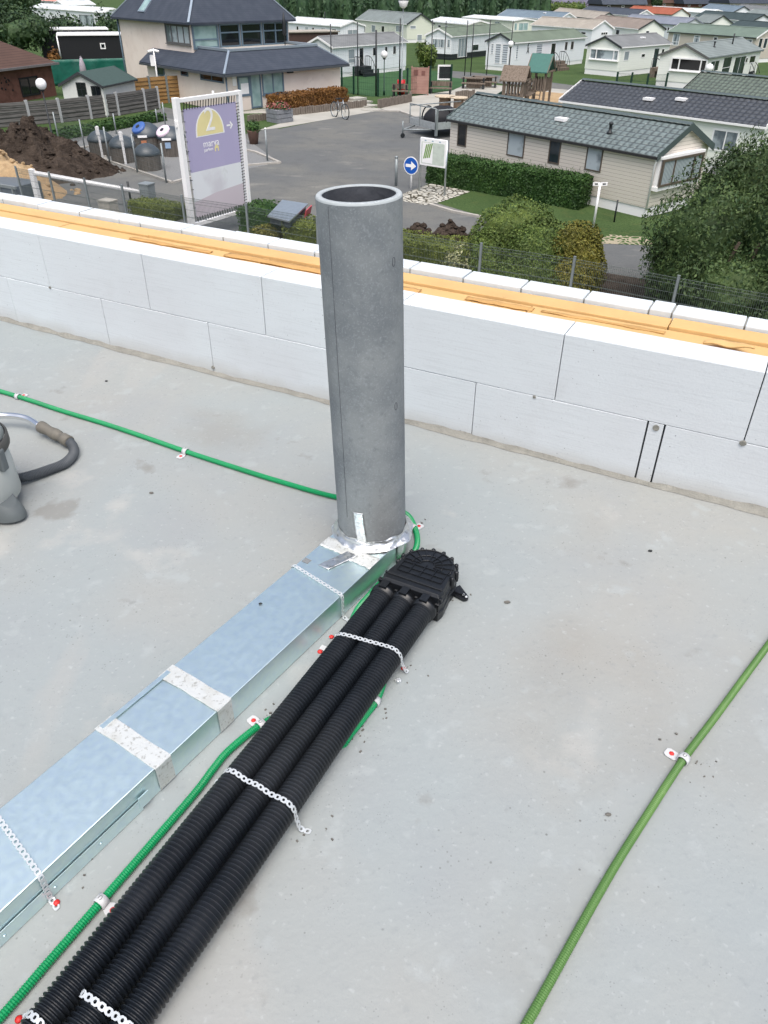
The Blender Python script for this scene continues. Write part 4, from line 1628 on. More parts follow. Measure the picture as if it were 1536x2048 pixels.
pole((792, 372), 316, .07, m_post, 'grey steel post beside the blue arrow sign', cap=m_post)
pole((535, 322), 259, .05, m_post, 'thin steel post on the pointed kerb in the yard', cap=m_wframe)
pole((1228, 444), 400, .035, m_dpost, 'short black stake on the lawn beside the beige caravan', 'stake', 'stake')
B = gp(1186, 457)
h = hz(B, 366) - G
t_ = thing('signpost', B, 'slim white signpost with two small arms on the lawn before the beige caravan', 'signpost')
mb = MB()
mb.tube([B, B + V((0, 0, h))], .05, 10)
mb.build('post', m_wframe, t_)
for s in (-1, 1):
    mb = MB()
    mb.cbox(B + V((0, 0, h - .10)) + V((.16 * s, 0, 0)), .26, .03, .13)
    mb.build('arm', m_wframe, t_)
    text('lettering', 'P' if s < 0 else 'WC', B + V((.16 * s, -.018, h - .035)), V((1, 0, 0)), V((0, 0, 1)), .09, m_dpost, t_, .002) if False else None
    mb = MB()
    mb.cbox(B + V((.16 * s, -.0165, h - .06)), .13, .004, .05)
    mb.build('mark', m_dpost, t_)

# --- glazed map case
BL, BR = gp(838.5, 383), gp(889, 392)
u_ = (BR - BL).normalized()
nn = V((u_.y, -u_.x, 0))
ht = hz(BR, 281) - G
t_ = thing('notice_board', BL, 'white map case on two posts with a green map beside the hedge', 'notice board')
for b in (BL, BR):
    mb = MB()
    mb.tube([b, b + V((0, 0, ht - .05))], .045, 10)
    mb.build('post', m_metal, t_)
W = (BR - BL).length
zlo = hz(BR, 337) - G
mb = MB()
mb.obox(BL + V((0, 0, zlo)) - nn * .06, u_ * W, nn * .12, V((0, 0, ht - zlo)))
mb.build('case', m_wframe, t_, bevel=.02)
mb = MB()
mb.obox(BL + u_ * .09 + V((0, 0, zlo + .09)) + nn * .061, u_ * (W - .18), nn * .004, V((0, 0, ht - zlo - .26)))
mb.build('back_panel', plain('pale_green_board', c(196, 206, 196, .8), .5), t_)
mb = MB()
mb.obox(BL + u_ * .14 + V((0, 0, zlo + .12)) + nn * .066, u_ * (W * .40), nn * .003, V((0, 0, ht - zlo - .32)))
mb.build('map_sheet', m_paper, t_)
mb = MB()
for k in range(4):
    o_ = BL + u_ * (.20 + .10 * k) + V((0, 0, zlo + .3 + .02 * k)) + nn * .070
    mb.prism([o_, o_ + u_ * .07, o_ + u_ * .22 + V((0, 0, .62)), o_ + u_ * .15 + V((0, 0, .62))], nn * .002)
mb.build('map_print', m_sgreen, t_)
m_emb = plain('pale_blue_print', c(150, 176, 190, .8), .5)
for k in range(3):
    mb = MB()
    mb.obox(BL + u_ * (.25 + .4 * k) + V((0, 0, ht - .13)) + nn * .061, u_ * .10, nn * .003, V((0, 0, .05)))
    mb.build('emblem', m_emb, t_)

# ================================================================== BARRIER, CABINETS, HEAPS
BP0, BP1 = gp(80, 412), gp(298, 412)
t_ = thing('barrier', BP0, 'white tubular barrier boom on a white post across the left site entrance', 'barrier')
mb = MB()
mb.cbox(BP0, .24, .16, hz(BP0, 338) - G, x=ED)
mb.build('rest_post', m_wframe, t_)
mb = MB()
z0, z1 = hz(BP0, 345) - G, hz(BP1, 386) - G
mb.tube([BP0 + V((0, 0, z0)), BP1 + V((0, 0, z1))], .095, 12)
mb.build('boom', m_wframe, t_)
t_ = thing('barrier_cabinet', BP1, 'grey metal cabinet at the right end of the white barrier boom', 'cabinet')
mb = MB()
hc = hz(BP1, 366) - G
mb.cbox(BP1 + ED * .05, .50, .45, hc - .05, x=ED)
mb.cbox(BP1 + ED * .05 + V((0, 0, hc - .05)), .56, .5, .06, x=ED)
mb.build('housing', m_post, t_, bevel=.01)
mb = MB()
mb.cbox(BP1 + ED * .05 - ND * .228 + V((0, 0, .2)), .34, .012, hc - .45, x=ED)
mb.build('door', m_metal, t_)
mb = MB()
p = gp(221, 436)
hh = hz(p, 402) - G
mb.cbox(p, .62, .5, hh, x=ED)
mb.cbox(p + V((0, 0, hh)), .66, .54, .05, x=ED)
tag(mb.build('utility_box', plain('pale_concrete_box', c(186, 182, 172, .66), .85)), 'small pale box behind the mesh fence left of the clipped box hedge', 'utility box')
pole((262, 405), 363, .05, m_dpost, 'dark short post between the utility box and the barrier cabinet', 'marker_post', 'post')


def heap(name, px, w, d, h, mat_, label, cat, seed, rough=.3, ang=0., lumps=0):
    P = gp(*px)
    mb = MB()
    a1 = ED * cos(ang) + ND * sin(ang)
    a2 = -ED * sin(ang) + ND * cos(ang)

    def fn(u, v):
        x, y = u * 2 - 1, v * 2 - 1
        r2 = sqrt(x * x + y * y)
        z = max(0, 1 - r2) ** .8 * h
        p = P + a1 * x * w + a2 * y * d
        q = V((p.x * .9, p.y * .9, seed))
        z *= 1 + .6 * noise.noise(q)
        z += max(0, 1.05 - r2) * rough * (noise.noise(q * 3) + .5 * noise.noise(q * 8))
        return V((p.x, p.y, G + max(z, 0) - .03))
    mb.grid(fn, 80, 60, smooth=False)
    for k in range(lumps):
        x, y = random.gauss(0, .45), random.gauss(0, .45)
        p = fn(min(max((x + 1) / 2, 0), 1), min(max((y + 1) / 2, 0), 1)) + V((0, 0, .03))
        r_ = random.uniform(.05, .2)
        mb.grid(lambda u, v: p + V((r_ * cos(2 * pi * u) * sin(pi * v), r_ * sin(2 * pi * u) * sin(pi * v), -r_ * .7 * cos(pi * v))) * (1 + .5 * noise.noise(V((u * 4, v * 4, k)))), 6, 4, smooth=False)
    return tag(mb.build(name, mat_), label, cat)


heap('soil_heap', (46, 338), 5.0, 4.0, 2.1, m_earth, 'dark brown heap of loose soil beside the grey plank fence', 'soil heap', 3, .5, .1, 160)
heap('soil_heap', (150, 335), 3.4, 1.8, .8, m_earth, 'low dark tail of spilled soil beside the waste container kerb', 'soil heap', 5, .35, -.3, 120)
heap('sand_heap', (8, 380), 3.6, 2.0, 1.75, m_sand, 'pale brown sand heap in front of the dark soil heap', 'sand heap', 8, .22, 0, 40)
heap('soil_heap', (905, 484), 1.2, .8, .7, m_earth, 'little dark soil mound between the low hedge and the rounded bush', 'soil heap', 9, .2, 0, 20)
heap('soil_heap', (835, 468), .7, .5, .35, m_earth, 'tiny dark soil mound right behind the grey pipe', 'soil heap', 11, .12, 0, 8)
p = gp(22, 412)
h = hz(p, 371) - G
t_ = thing('skip_container', p, 'grey steel skip bottom left in front of the sand heap', 'skip')
mb = MB()
mb.obox(p - ED * 2.2, ED * 2.75, ND * 1.4, V((0, 0, h)))
mb.build('tub', plain('slate_steel', c(112, 122, 130, .62), .6, .2), t_, bevel=.02)
mb = MB()
mb.obox(p - ED * 2.24 - ND * .04 + V((0, 0, h - .1)), ED * 2.83, ND * .1, V((0, 0, .12)))
for k in range(4):
    mb.cbox(p - ED * (2.0 - .8 * k) - ND * .03, .08, .06, h, x=ED)
mb.build('rim', m_post, t_)

# ================================================================== WASTE CONTAINERS
def container(px, ytop, rpx, label, lid=None, arm=False):
    B = gp(*px)
    k = (B - CAM).dot(FWD)
    r = rpx / F_PX * k
    h = hz(B, ytop) - G
    t = thing('waste_container', B, label, 'waste container', 'domed waste containers')
    mb = MB()
    hb = h * .58
    for q in range(30):
        a = 2 * pi * q / 30
        d = V((cos(a), sin(a), 0))
        mb.cbox(B + d * (r * .95), 2 * pi * r / 30 * .9, .04, hb, x=V((-d.y, d.x, 0)))
    mb.lathe(B, [(r * .93, 0), (r * .93, hb)], 30)
    mb.build('slatted_body', m_slat, t)
    mb = MB()
    mb.lathe(B + V((0, 0, hb)), [(r * 1.02, 0), (r * 1.05, .05), (r * 1.04, .12), (r * .9, h * .20), (r * .62, h * .33), (r * .3, h * .40), (.01, h * .42)], 30)
    mb.build('dome', m_dplast, t)
    if lid:
        f = V((CAM.x - B.x, CAM.y - B.y, 0)).normalized()
        sd = V((-f.y, f.x, 0))
        ax = (f * .45 - sd * .55 + V((0, 0, 1))).normalized()
        c_ = B + V((0, 0, hb + h * .22)) + f * r * .30 - sd * r * .45
        mb = MB()
        mb.lathe(c_, [(r * .52, 0), (r * .54, .03), (r * .54, .16), (r * .46, .20), (.02, .21)], 24, axis=ax)
        mb.build('lid', lid, t)
        mb = MB()
        mb.lathe(c_ + ax * .211, [(r * .16, 0), (r * .16, .012)], 14, axis=ax)
        mb.build('filling_hole', m_dpost, t)
        mb = MB()
        p_ = B + V((0, 0, hb + .02)) + f * r * 1.05 - sd * r * .35
        mb.cbox(p_, .5, .015, .12, x=sd)
        mb.build('label_strip', m_wframe, t)
        mb = MB()
        mb.cbox(B + V((0, 0, hb * .55)) + f * r * .985 - sd * r * .30, .3, .02, .3, x=sd)
        mb.build('sticker', plain('orange_sticker', c(206, 132, 92, .7), .5) if lid is m_blid else plain('pale_sticker', c(150, 176, 206, .7), .5), t)
    if arm:
        mb = MB()
        mb.tube([B + V((r * .2, -r * .9, hb + .05)), B + V((0, -r * .6, hb + h * .3)), B + V((r * .9, -r * .2, hb + .15))], .025, 6)
        mb.build('handle', m_post, t)
    return t


container((206, 310), 260, 24, 'plain grey domed waste container at the back left of the five', arm=True)
container((250, 323), 270, 25, 'plain grey domed waste container in the middle of the front row', arm=True)
container((300, 308), 244, 27, 'domed waste container with a blue lid ring', lid=m_blid)
container((347, 310), 252, 27, 'domed waste container with a pale pink lid, half behind the big sign', lid=m_plid)
container((299, 339), 286, 25, 'plain grey domed waste container in front, nearest the barrier cabinet')
ef = thing('enclosure_fence', gp(220, 328), 'thin grey mesh fence on slim posts around the domed waste containers', 'fence')
ep = [((120, 291), 237), ((172, 309), 250), ((220, 327), 233), ((275, 345), 276), ((333, 366), 291)]
EP = []
for b, yt in ep:
    P = gp(*b)
    EP.append((P, 1.75))
    mb = MB()
    mb.tube([P, P + V((0, 0, 1.8))], .045, 8)
    mb.build('post', m_post, ef)
for (a, ha), (b, hb) in zip(EP, EP[1:]):
    mb = MB()
    L = (b - a).length
    n = int(L / .10)
    for k in range(1, n):
        q = a.lerp(b, k / n)
        mb.tube([q + V((0, 0, .05)), q + V((0, 0, 1.7))], .004, 3, cap=False)
    for z in [.1 + .2 * k for k in range(9)]:
        mb.tube([a + V((0, 0, z)), b + V((0, 0, z))], .004, 3, cap=False)
    mb.build('mesh_panel', m_wire_, ef)
for px, yt, lab in (((206, 318), 252, 'flat white marker post in front of the back left waste container'), ((252, 329), 263, 'flat white marker post in front of the middle waste container')):
    B = gp(*px)
    t_ = thing('marker_post', B, lab, 'post', 'flat white marker posts')
    mb = MB()
    mb.cbox(B, .12, .05, hz(B, yt) - G, x=ED)
    mb.build('post', m_wframe, t_)
    mb = MB()
    mb.cbox(B + V((0, 0, hz(B, yt + 18) - G)) - ND * .03, .26, .02, .42, x=ED)
    mb.build('plate', m_wframe, t_)
for i, (px, yt) in enumerate((((233, 268), 227), ((315, 246), 218), ((331, 252), 205))):
    pole(px, yt, .045, m_post, ('slim grey post behind the left waste containers', 'slim grey post behind the blue lidded waste container', 'taller slim grey post close to the big sign')[i], 'fence_post', 'post')

# ================================================================== LAMPS
def lamp(px, yc, rpx, label, mat_=None, lantern=False):
    B = gp(*px)
    k = (B - CAM).dot(FWD)
    h = hz(B, yc) - G
    r = rpx / F_PX * k
    t = thing('street_lamp', B, label, 'street lamp')
    mb = MB()
    mb.lathe(B, [(.09, 0), (.09, .4), (.055, .45), (.04, h - r)], 10)
    mb.build('lamp_post', mat_ or m_dpost, t)
    mb = MB()
    if lantern:
        mb.lathe(B + V((0, 0, h - .3)), [(.12, 0), (.30, .15), (.42, .5), (.40, .55)], 14)
        mb.build('lantern', m_wframe, t)
        mb = MB()
        mb.lathe(B + V((0, 0, h + .26)), [(.44, 0), (.38, .07), (.05, .12)], 14)
        mb.build('hood', m_post, t)
    else:
        mb.sphere(B + V((0, 0, h)), r, 24, 12)
        mb.build('globe', m_opal, t)
        mb = MB()
        mb.lathe(B + V((0, 0, h - r * 1.05)), [(r * .35, -.06), (r * .45, .0), (r * .40, .06)], 12)
        mb.build('collar', m_dpost, t)
    return t


lamp((107, 283), 168, 10, 'globe lamp on a dark post before the grey plank fence at the far left')
lamp((768, 191), 109, 6.6, 'globe lamp on a dark green post in front of the white caravan beside the house', m_gpost)
lamp((1016, 150), 88, 5.6, 'globe lamp standing before the white caravan with letters on its side')
lamp((1404, 204), 136, 7.5, 'globe lamp rising behind the sage roofed caravan at the right')
lamp((1433, 104), 76, 4.5, 'globe lamp before the long tan caravan with green roof', m_post)
lamp((1019, 72), 43, 3.0, 'small distant globe lamp among the back row of caravans')
lamp((803, 191), 8, 4, 'tall slender lamp with a cone shaped lantern beside the red bin', m_post, True)
# ================================================================== CARAVANS
UZ = V((0, 0, 1))


def window(par, O, ud, nd, u0, u1, z0, z1, fm, gm, fr=.06, proud=.03, mull=(), bars=(), name='window', sill=False):
    O = V((O.x, O.y, G))
    mb = MB()
    q = lambda u, z: O + ud * u + UZ * z + nd * .001
    w, h = u1 - u0, z1 - z0
    fr = min(fr, w * .25, h * .25)
    mb.obox(q(u0, z0), ud * fr, nd * proud, UZ * h)
    mb.obox(q(u1 - fr, z0), ud * fr, nd * proud, UZ * h)
    mb.obox(q(u0 + fr, z0), ud * (w - 2 * fr), nd * proud, UZ * fr)
    mb.obox(q(u0 + fr, z1 - fr), ud * (w - 2 * fr), nd * proud, UZ * fr)
    for m in mull:
        mb.obox(q(u0 + w * m - fr * .4, z0 + fr), ud * fr * .8, nd * (proud - .004), UZ * (h - 2 * fr))
    for m in bars:
        mb.obox(q(u0 + fr, z0 + h * m - fr * .35), ud * (w - 2 * fr), nd * (proud - .007), UZ * fr * .7)
    if sill:
        mb.obox(q(u0 - .05, z0 - .06), ud * (w + .1), nd * (proud + .08), UZ * .055)
    o = mb.build(name, fm, par)
    mb = MB()
    mb.obox(q(u0 + fr, z0 + fr), ud * (w - 2 * fr), nd * .012, UZ * (h - 2 * fr))
    mb.build('pane', gm, o)
    return o


def uv_on(px, py, O, ud, nd):
    p = onplane(px, py, O, nd)
    return (p - O).dot(ud), p.z - G


def pxwin(par, O, ud, nd, x0, x1, y0, y1, fm, gm, **kw):
    ym, xm = (y0 + y1) / 2, (x0 + x1) / 2
    a, b = uv_on(x0, ym, O, ud, nd)[0], uv_on(x1, ym, O, ud, nd)[0]
    z0, z1 = uv_on(xm, y1, O, ud, nd)[1], uv_on(xm, y0, O, ud, nd)[1]
    return window(par, O, ud, nd, min(a, b), max(a, b), z0, z1, fm, gm, **kw)


def caravan(label, A, ld, wd, L, W, wallm, roofm, he=2.55, hr=None, trim=None, skirt=.45, skm=None, over=.16, tiles=None,
            lw=(), gw=(), auto=0, name='caravan', vents=(), gutter=None, bay=False, group=None, ridge=True, flat=False):
    """A: ground corner where the long side (direction ld) meets the gable (direction wd)"""
    A = V((A[0], A[1], G))
    ld, wd = V(ld), V(wd)
    hr = hr or he + W * .20
    trim = trim or m_wframe
    t = thing(name, A + ld * L / 2 + wd * W / 2, label, 'caravan', group)
    q = lambda l, w, z: A + ld * l + wd * w + UZ * z
    mb = MB()
    mb.prism([q(0, 0, skirt), q(0, W, skirt), q(0, W, he), q(0, W / 2, hr), q(0, 0, he)], ld * L)
    mb.build('wall', wallm, t)
    mb = MB()
    mb.obox(q(.04, .04, 0), ld * (L - .08), wd * (W - .08), UZ * skirt)
    mb.build('skirt', skm or m_white, t)
    # roof: two sloping slabs
    sl = (hr - he) / (W / 2)
    th = .07
    rf = None
    for s in (0, 1):
        w0 = -over if s == 0 else W + over
        z0 = he - over * sl
        mb = MB()
        if tiles and s == 0:
            rows = 7
            slope = V(q(0, W / 2, hr) - q(0, w0, z0))

            def fn(u, v):
                r_ = v * rows
                fr = r_ - math.floor(r_ - 1e-6)
                lift = .06 + .045 * (1 - fr) + .018 * abs(sin(pi * (u * (L + 2 * over)) / .34)) + .006 * noise.noise(V((u * 30, r_, 0)))
                return q(-over + u * (L + 2 * over), w0, z0) + slope * v + UZ * lift
            mb.grid(fn, int(L / .06), rows * 5, smooth=False)
            mb.build('roof_tiles', tiles(q(0, w0, z0).z + .06 - G - 0, (hr - z0) / rows, ld, G), t)
            mb = MB()
        a, b = q(-over, w0, z0), q(-over, W / 2, hr)
        mb.prism([a, b, b + UZ * th, a + UZ * th], ld * (L + 2 * over))
        rf = mb.build('roof', roofm, t)
    if ridge and not flat:
        mb = MB()
        n_ = q(-over - .01, W / 2, hr + th + (.07 if tiles else .0))
        mb.prism([n_ - wd * .16 - UZ * .03, n_ + UZ * .05, n_ + wd * .16 - UZ * .03], ld * (L + 2 * over + .02))
        mb.build('ridge_cap', m_ridge if tiles else roofm, t)
    # verge boards at both gables and gutters
    for l in (-over - .035, L + over + .002):
        mb = MB()
        for s in (0, 1):
            w0 = -over if s == 0 else W + over
            a, b = q(l, w0, he - over * sl - .12), q(l, W / 2, hr - .12)
            mb.prism([a, b, b + UZ * (.2 + (.08 if tiles else 0)), a + UZ * (.2 + (.08 if tiles else 0))], ld * .033)
        mb.build('verge_board', trim, t)
    mb = MB()
    mb.obox(q(-over, -over - .06, he - over * sl - .05), ld * (L + 2 * over), wd * .058, UZ * .10)
    mb.build('gutter', gutter or trim, t)
    for v in lw:
        v, kw = (v[:4], v[4]) if len(v) > 4 else (v, {})
        kw = dict(kw)
        pxwin(t, A, ld, -wd, *v, kw.pop('fm', m_wframe), kw.pop('gm', m_cglass), **kw)
    for v in gw:
        v, kw = (v[:4], v[4]) if len(v) > 4 else (v, {})
        kw = dict(kw)
        pxwin(t, A, wd, -ld, *v, kw.pop('fm', m_wframe), kw.pop('gm', m_cglass), **kw)
    if auto:
        r = random.Random(auto)
        u = r.uniform(.8, 1.6)
        while u < L - 1.6:
            w = r.choice((.6, .9, 1.2))
            window(t, A, ld, -wd, u, u + w, 1.35, 2.2, m_wframe, r.choice((m_glass, m_cglass, m_glass2)))
            u += w + r.uniform(1.0, 2.4)
        window(t, A, wd, -ld, W * .28, W * .72, 1.15, 2.15, m_wframe, r.choice((m_glass, m_cglass)), mull=(.5,))
    for l, w, kind in vents:
        z = he + (w if w < W / 2 else W - w) * sl + th
        mb = MB()
        if kind == 'flue':
            mb.lathe(q(l, w, z - .02), [(.14, 0), (.12, .08), (.07, .1), (.07, .36), (.10, .37), (.10, .45), (.03, .47)], 12)
        elif kind == 'pipe':
            mb.tube([q(l, w, z - .05), q(l, w, z + .9)], .07, 10)
        else:
            mb.cbox(q(l, w, z), .55, .40, .13, x=ld)
        mb.build('roof_vent', m_wframe if kind == 'box' else m_dpost, t)
    return t


d131, d49 = dirv(131), dirv(48.5)


def eavecorner(px, he=2.55):
    p = gp(px[0], px[1], G + he)
    return V((p.x, p.y, G))


# A: beige lap-sided caravan with green pan tiles
br = plain('dark_brown_frame', c(104, 94, 84, .6), .5)
A = eavecorner((1313, 311), 2.5)
LA = eavecorner((902, 237), 2.5)
ld = (LA - A).normalized()
wd = V((ld.y, -ld.x, 0))
cv = caravan('beige lap sided caravan with green pan tile roof behind the long clipped hedge', A, ld, wd, (LA - A).length, 3.9, m_siding, m_rgreen, 2.5, 3.42,
             trim=plain('green_grey_verge', c(84, 98, 98, .6), .5), skirt=.42, tiles=m_tgreen, gutter=plain('black_gutter', c(52, 52, 54, .6), .5),
             lw=[(915.5, 933.5, 248, 293, dict(fm=br, gm=m_glass2)), (1015, 1049.5, 265, 314, dict(fm=br, gm=m_cglass)), (1098, 1121, 280, 328, dict(fm=br, gm=m_glass)), (1172, 1205, 293, 343, dict(fm=br, gm=m_cglass))],
             vents=[(3.0, .7, 'flue'), (6.0, 1.0, 'box')])
# bay window on the front gable
O = A - ld * .28
window(cv, O, wd, -ld, .12, 3.15, 1.28, 2.36, br, m_cglass, fr=.09, proud=.06, mull=(.30, .78), name='bay_window')
mb = MB()
mb.obox(A - ld * .28 + UZ * 1.12 + wd * .06, wd * 3.2, ld * .275, UZ * .16)
mb.obox(A - ld * .28 + UZ * 2.362 + wd * .06, wd * 3.2, ld * .275, UZ * .10)
mb.obox(A - ld * .22 + UZ * 1.28 + wd * .1, wd * 3.1, ld * .2, UZ * 1.08)
mb.build('bay_surround', m_wframe, cv)
mb = MB()
mb.tube([A + UZ * 2.42 - wd * .14 + ld * .0, A + UZ * 2.32 - wd * .10 - ld * .12, A + UZ * 2.16 - wd * .05 - ld * .05, A + UZ * .35 - wd * .05 - ld * .05], .042, 8)
mb.build('downpipe', m_wframe, cv)

# B: cream caravan with anthracite tiles behind A
Bc = eavecorner((1529, 252), 2.55)
LB = eavecorner((1126, 200), 2.55)
ld = (LB - Bc).normalized()
wd = V((ld.y, -ld.x, 0))
caravan('long cream caravan with anthracite tile roof directly behind the beige caravan', Bc, ld, wd, (LB - Bc).length, 3.9, m_cream, m_rdark, 2.55, 3.4, trim=m_wframe, tiles=m_tdark,
        lw=[(1422, 1476, 259, 304, dict(mull=(.48,), fr=.08)), (1232, 1262, 231, 262, {}), (1312, 1346, 243, 275, {})], vents=[(5.4, 1.1, 'box'), (7.2, .8, 'box')])
# C: taupe caravan with sage tiles at the right edge
Lc = eavecorner((1371, 181), 2.5)
ld = d131
Cc = Lc - ld * 11.5
wd = V((ld.y, -ld.x, 0))
caravan('taupe caravan with sage green tile roof cut by the right picture edge', Cc, ld, wd, 11.5, 3.8, m_taupe, m_rolive, 2.5, 3.4, trim=plain('dark_verge', c(62, 66, 66, .55), .6), tiles=m_tsage,
        lw=[(1440, 1460, 195, 210, dict(fr=.07)), (1490, 1512, 200, 216, dict(fr=.07))])


def diag(label, corner, far, W, wallm, roofm, he=2.6, **kw):
    """gable faces left, long side runs away to the right"""
    A = eavecorner(corner, he)
    Lp = eavecorner(far, he)
    ld = (Lp - A).normalized()
    wd = V((-ld.y, ld.x, 0))
    return caravan(label, A, ld, wd, (Lp - A).length, W, wallm, roofm, he, **kw)


def across(label, corner, far, W, wallm, roofm, he=2.6, **kw):
    """long side faces the viewer, gable on the right"""
    A = eavecorner(corner, he)
    Lp = eavecorner(far, he)
    ld = (Lp - A).normalized()
    wd = V((ld.y, -ld.x, 0))
    return caravan(label, A, ld, wd, (Lp - A).length, W, wallm, roofm, he, **kw)


dk_trim = plain('dark_trim', c(66, 70, 74, .55), .5)
gd = dict(gm=m_glass)
g2 = dict(gm=m_glass2)
diag('pale cream caravan with wide bay window and wooden steps with curved rails', (1243, 94), (1341, 86.5), 4.2, m_cream, m_rgrey, 2.75, trim=dk_trim, gutter=m_wframe, skirt=.5,
     gw=[(1180, 1238, 98, 120, dict(mull=(.17, .77), fr=.10, sill=True, proud=.12))],
     lw=[(1248, 1258, 102, 121, {}), (1282.5, 1290, 107, 115, g2), (1305.5, 1315.5, 96, 138, dict(gm=m_glass, name='door')), (1323, 1328.5, 97, 107, g2)], vents=[(6, 1.2, 'box')])
diag('white caravan with big dark bay windows and two roof flues at the right', (1416, 115), (1523, 99.5), 4.6, m_cream, m_rgreen, 2.75, trim=plain('grey_trim', c(110, 112, 110, .6), .5), gutter=m_rgreen, skirt=.6,
     gw=[(1341, 1415, 116, 143, dict(gm=m_glass2, mull=(.17, .76), fr=.12, sill=True, proud=.12))],
     lw=[(1420, 1437, 121, 143, dict(gm=m_glass, mull=(.5,))), (1445, 1461, 114, 146, dict(gm=m_glass, bars=(.35,))), (1466, 1488, 113, 156, dict(gm=m_glass, mull=(.5,), name='door')), (1490, 1495, 115, 126, g2), (1499, 1510, 111, 126, g2)],
     vents=[(4.4, 1.3, 'flue'), (9.4, 1.4, 'pipe')])
cvg = diag('white caravan with dark verge, blinds and black letters on its long side', (1029, 85), (1171.5, 74), 3.7, m_whites, m_rolive, 2.8, trim=dk_trim, gutter=m_wframe, skirt=.4,
           gw=[(982, 987.5, 87, 109, dict(gm=m_bglass)), (990, 1001.5, 87, 128, dict(gm=m_bglass)), (1004, 1016, 88, 129, dict(gm=m_bglass))],
           lw=[(1031.5, 1036, 90, 120, dict(gm=m_bglass)), (1072, 1084, 87, 116, dict(gm=m_bglass)), (1101, 1110, 86, 122, dict(gm=m_glass2, name='door')), (1129, 1135, 83, 101, g2), (1141, 1147.5, 82, 100, g2)])
A_ = eavecorner((1029, 85), 2.8)
L_ = eavecorner((1171.5, 74), 2.8)
ldg = (L_ - A_).normalized()
ndg = V((ldg.y, -ldg.x, 0))
for ch, (x, y) in (('£', (1056.5, 92)), ('A', (1055.5, 102))):
    p = onplane(x, y, A_, ndg)
    text('lettering', ch, p + ndg * .03, ldg, UZ, .75, m_dpost, cvg, .01)
diag('white caravan with olive roof and dark deck skirting behind the sports court', (904, 72.5), (1024, 62.5), 3.9, m_whites, m_rolive, 2.6, trim=m_wframe, skirt=.65, skm=m_dpost,
     gw=[(865, 890, 77.5, 96, dict(gm=m_cglass, mull=(.5,))), (894.5, 901, 78.5, 96, {})],
     lw=[(916, 934, 76, 114, dict(gm=m_cglass, mull=(.33, .66), name='door')), (945, 957, 88.5, 101.5, gd), (978, 983, 76, 92, g2)])
A_ = eavecorner((904, 72.5), 2.6)
A2 = eavecorner((666, 94), 2.75)
L2 = eavecorner((813, 83), 2.75)
ld2 = (L2 - A2).normalized()
caravan('white plank sided caravan right beside the slate roofed house', A2, ld2, V((-ld2.y, ld2.x, 0)), (L2 - A2).length, 3.8, m_whites, m_rgrey, 2.75, skirt=.4,
        lw=[(696, 709.5, 98, 127, dict(bars=(.33,))), (718, 727, 95, 138, dict(gm=m_glass2, name='door')), (745, 752, 94, 112, g2), (769, 775, 92.5, 111, g2), (785.5, 792, 91, 109, g2)])
across('pale green caravan with shuttered windows in front of the conifer belt', (814, 47.5), (713, 38), 5.0, m_pgreen, m_rgreen, 2.6, hr=3.9, trim=dk_trim, gutter=m_wframe,
       lw=[(724, 731, 48.5, 64, g2), (743, 751, 50, 64.5, {}), (763, 769, 51.5, 64.5, g2), (792, 804, 51, 64, dict(mull=(.5,)))],
       gw=[(820, 832, 51, 58, {}), (834, 844, 69, 82, {})])
across('long white caravan with pale curved roof behind the brown cabin', (681, 52.5), (572, 44), 4.5, m_whites, m_rwhite, 2.6, hr=3.2, trim=m_wframe, auto=3, vents=[(7, 2.2, 'pipe')])
across('long tan caravan with green roof and white framed windows near the right edge', (1513, 75), (1338, 63), 4.2, m_tan, roofmat('moss_grey_roof', (108, 124, 114)), 2.8, hr=3.7, trim=m_wframe, gutter=dk_trim,
       lw=[(1345, 1359, 66.5, 91, dict(fr=.1, bars=(.3,))), (1387, 1399.5, 70, 90, dict(fr=.1, bars=(.72,))), (1426, 1434.5, 73, 90, dict(fr=.1, gm=m_glass2)), (1492, 1504, 78, 95, dict(fr=.1))],
       gw=[(1517, 1524, 76, 97, dict(gm=m_glass)), (1527, 1534, 76, 97, dict(gm=m_glass))])
across('cream flat roofed caravan with teal glazed end behind the white caravans', (1025, 41.5), (926, 34.5), 5.2, m_pgreen, m_rwhite, 2.6, hr=2.9, trim=m_wframe, lw=[(946, 951, 41, 47, g2), (990, 1000, 43, 48, {})],
       gw=[(1028.5, 1034, 46, 61, dict(gm=m_pglass)), (1037, 1056, 45.5, 61, dict(gm=m_pglass, mull=(.5,)))])
across('low pale caravan with white roof between the pale green and the olive roofed caravans', (935, 49), (858, 42), 4.6, m_pgreen, m_rwhite, 2.6, hr=3.1, trim=m_wframe, auto=12)
across('white caravan with long blue grey roof in front of the yellowish hedge', (1117, 39), (996, 31), 4.6, m_whites, m_rblue, 2.6, hr=3.6, trim=m_wframe, auto=5, vents=[(6, 1.6, 'box')])
across('white caravan with beige roof and small arched gable', (1185, 57.5), (1064, 49), 4.4, m_whites, m_rbeige, 2.6, hr=3.6, trim=m_wframe,
       lw=[(1076, 1083, 59, 64, g2), (1087, 1099, 60, 65, g2), (1162, 1172, 63.5, 69, g2)], gw=[(1202, 1215, 64, 70, dict(gm=m_glass2, mull=(.33, .66)))])
across('cream caravan with brown grey roof and dark gable verge', (1278, 57.5), (1176, 47), 4.4, m_cream, m_rbrown, 2.7, hr=3.8, trim=dk_trim, gutter=m_wframe,
       lw=[(1232, 1239, 59, 70, g2)], gw=[(1291, 1298, 61, 73, gd)])
across('cream caravan with greyish beige roof in the third row', (1195, 38), (1100, 27), 4.2, m_cream, m_rbeige, 2.6, hr=3.6, trim=dk_trim, auto=6)
across('caravan with grey roof and bright white verge lines in the far row', (1272, 31.5), (1160, 22.5), 4.4, m_whites, m_rdark, 2.6, hr=3.6, trim=m_wframe, auto=8)
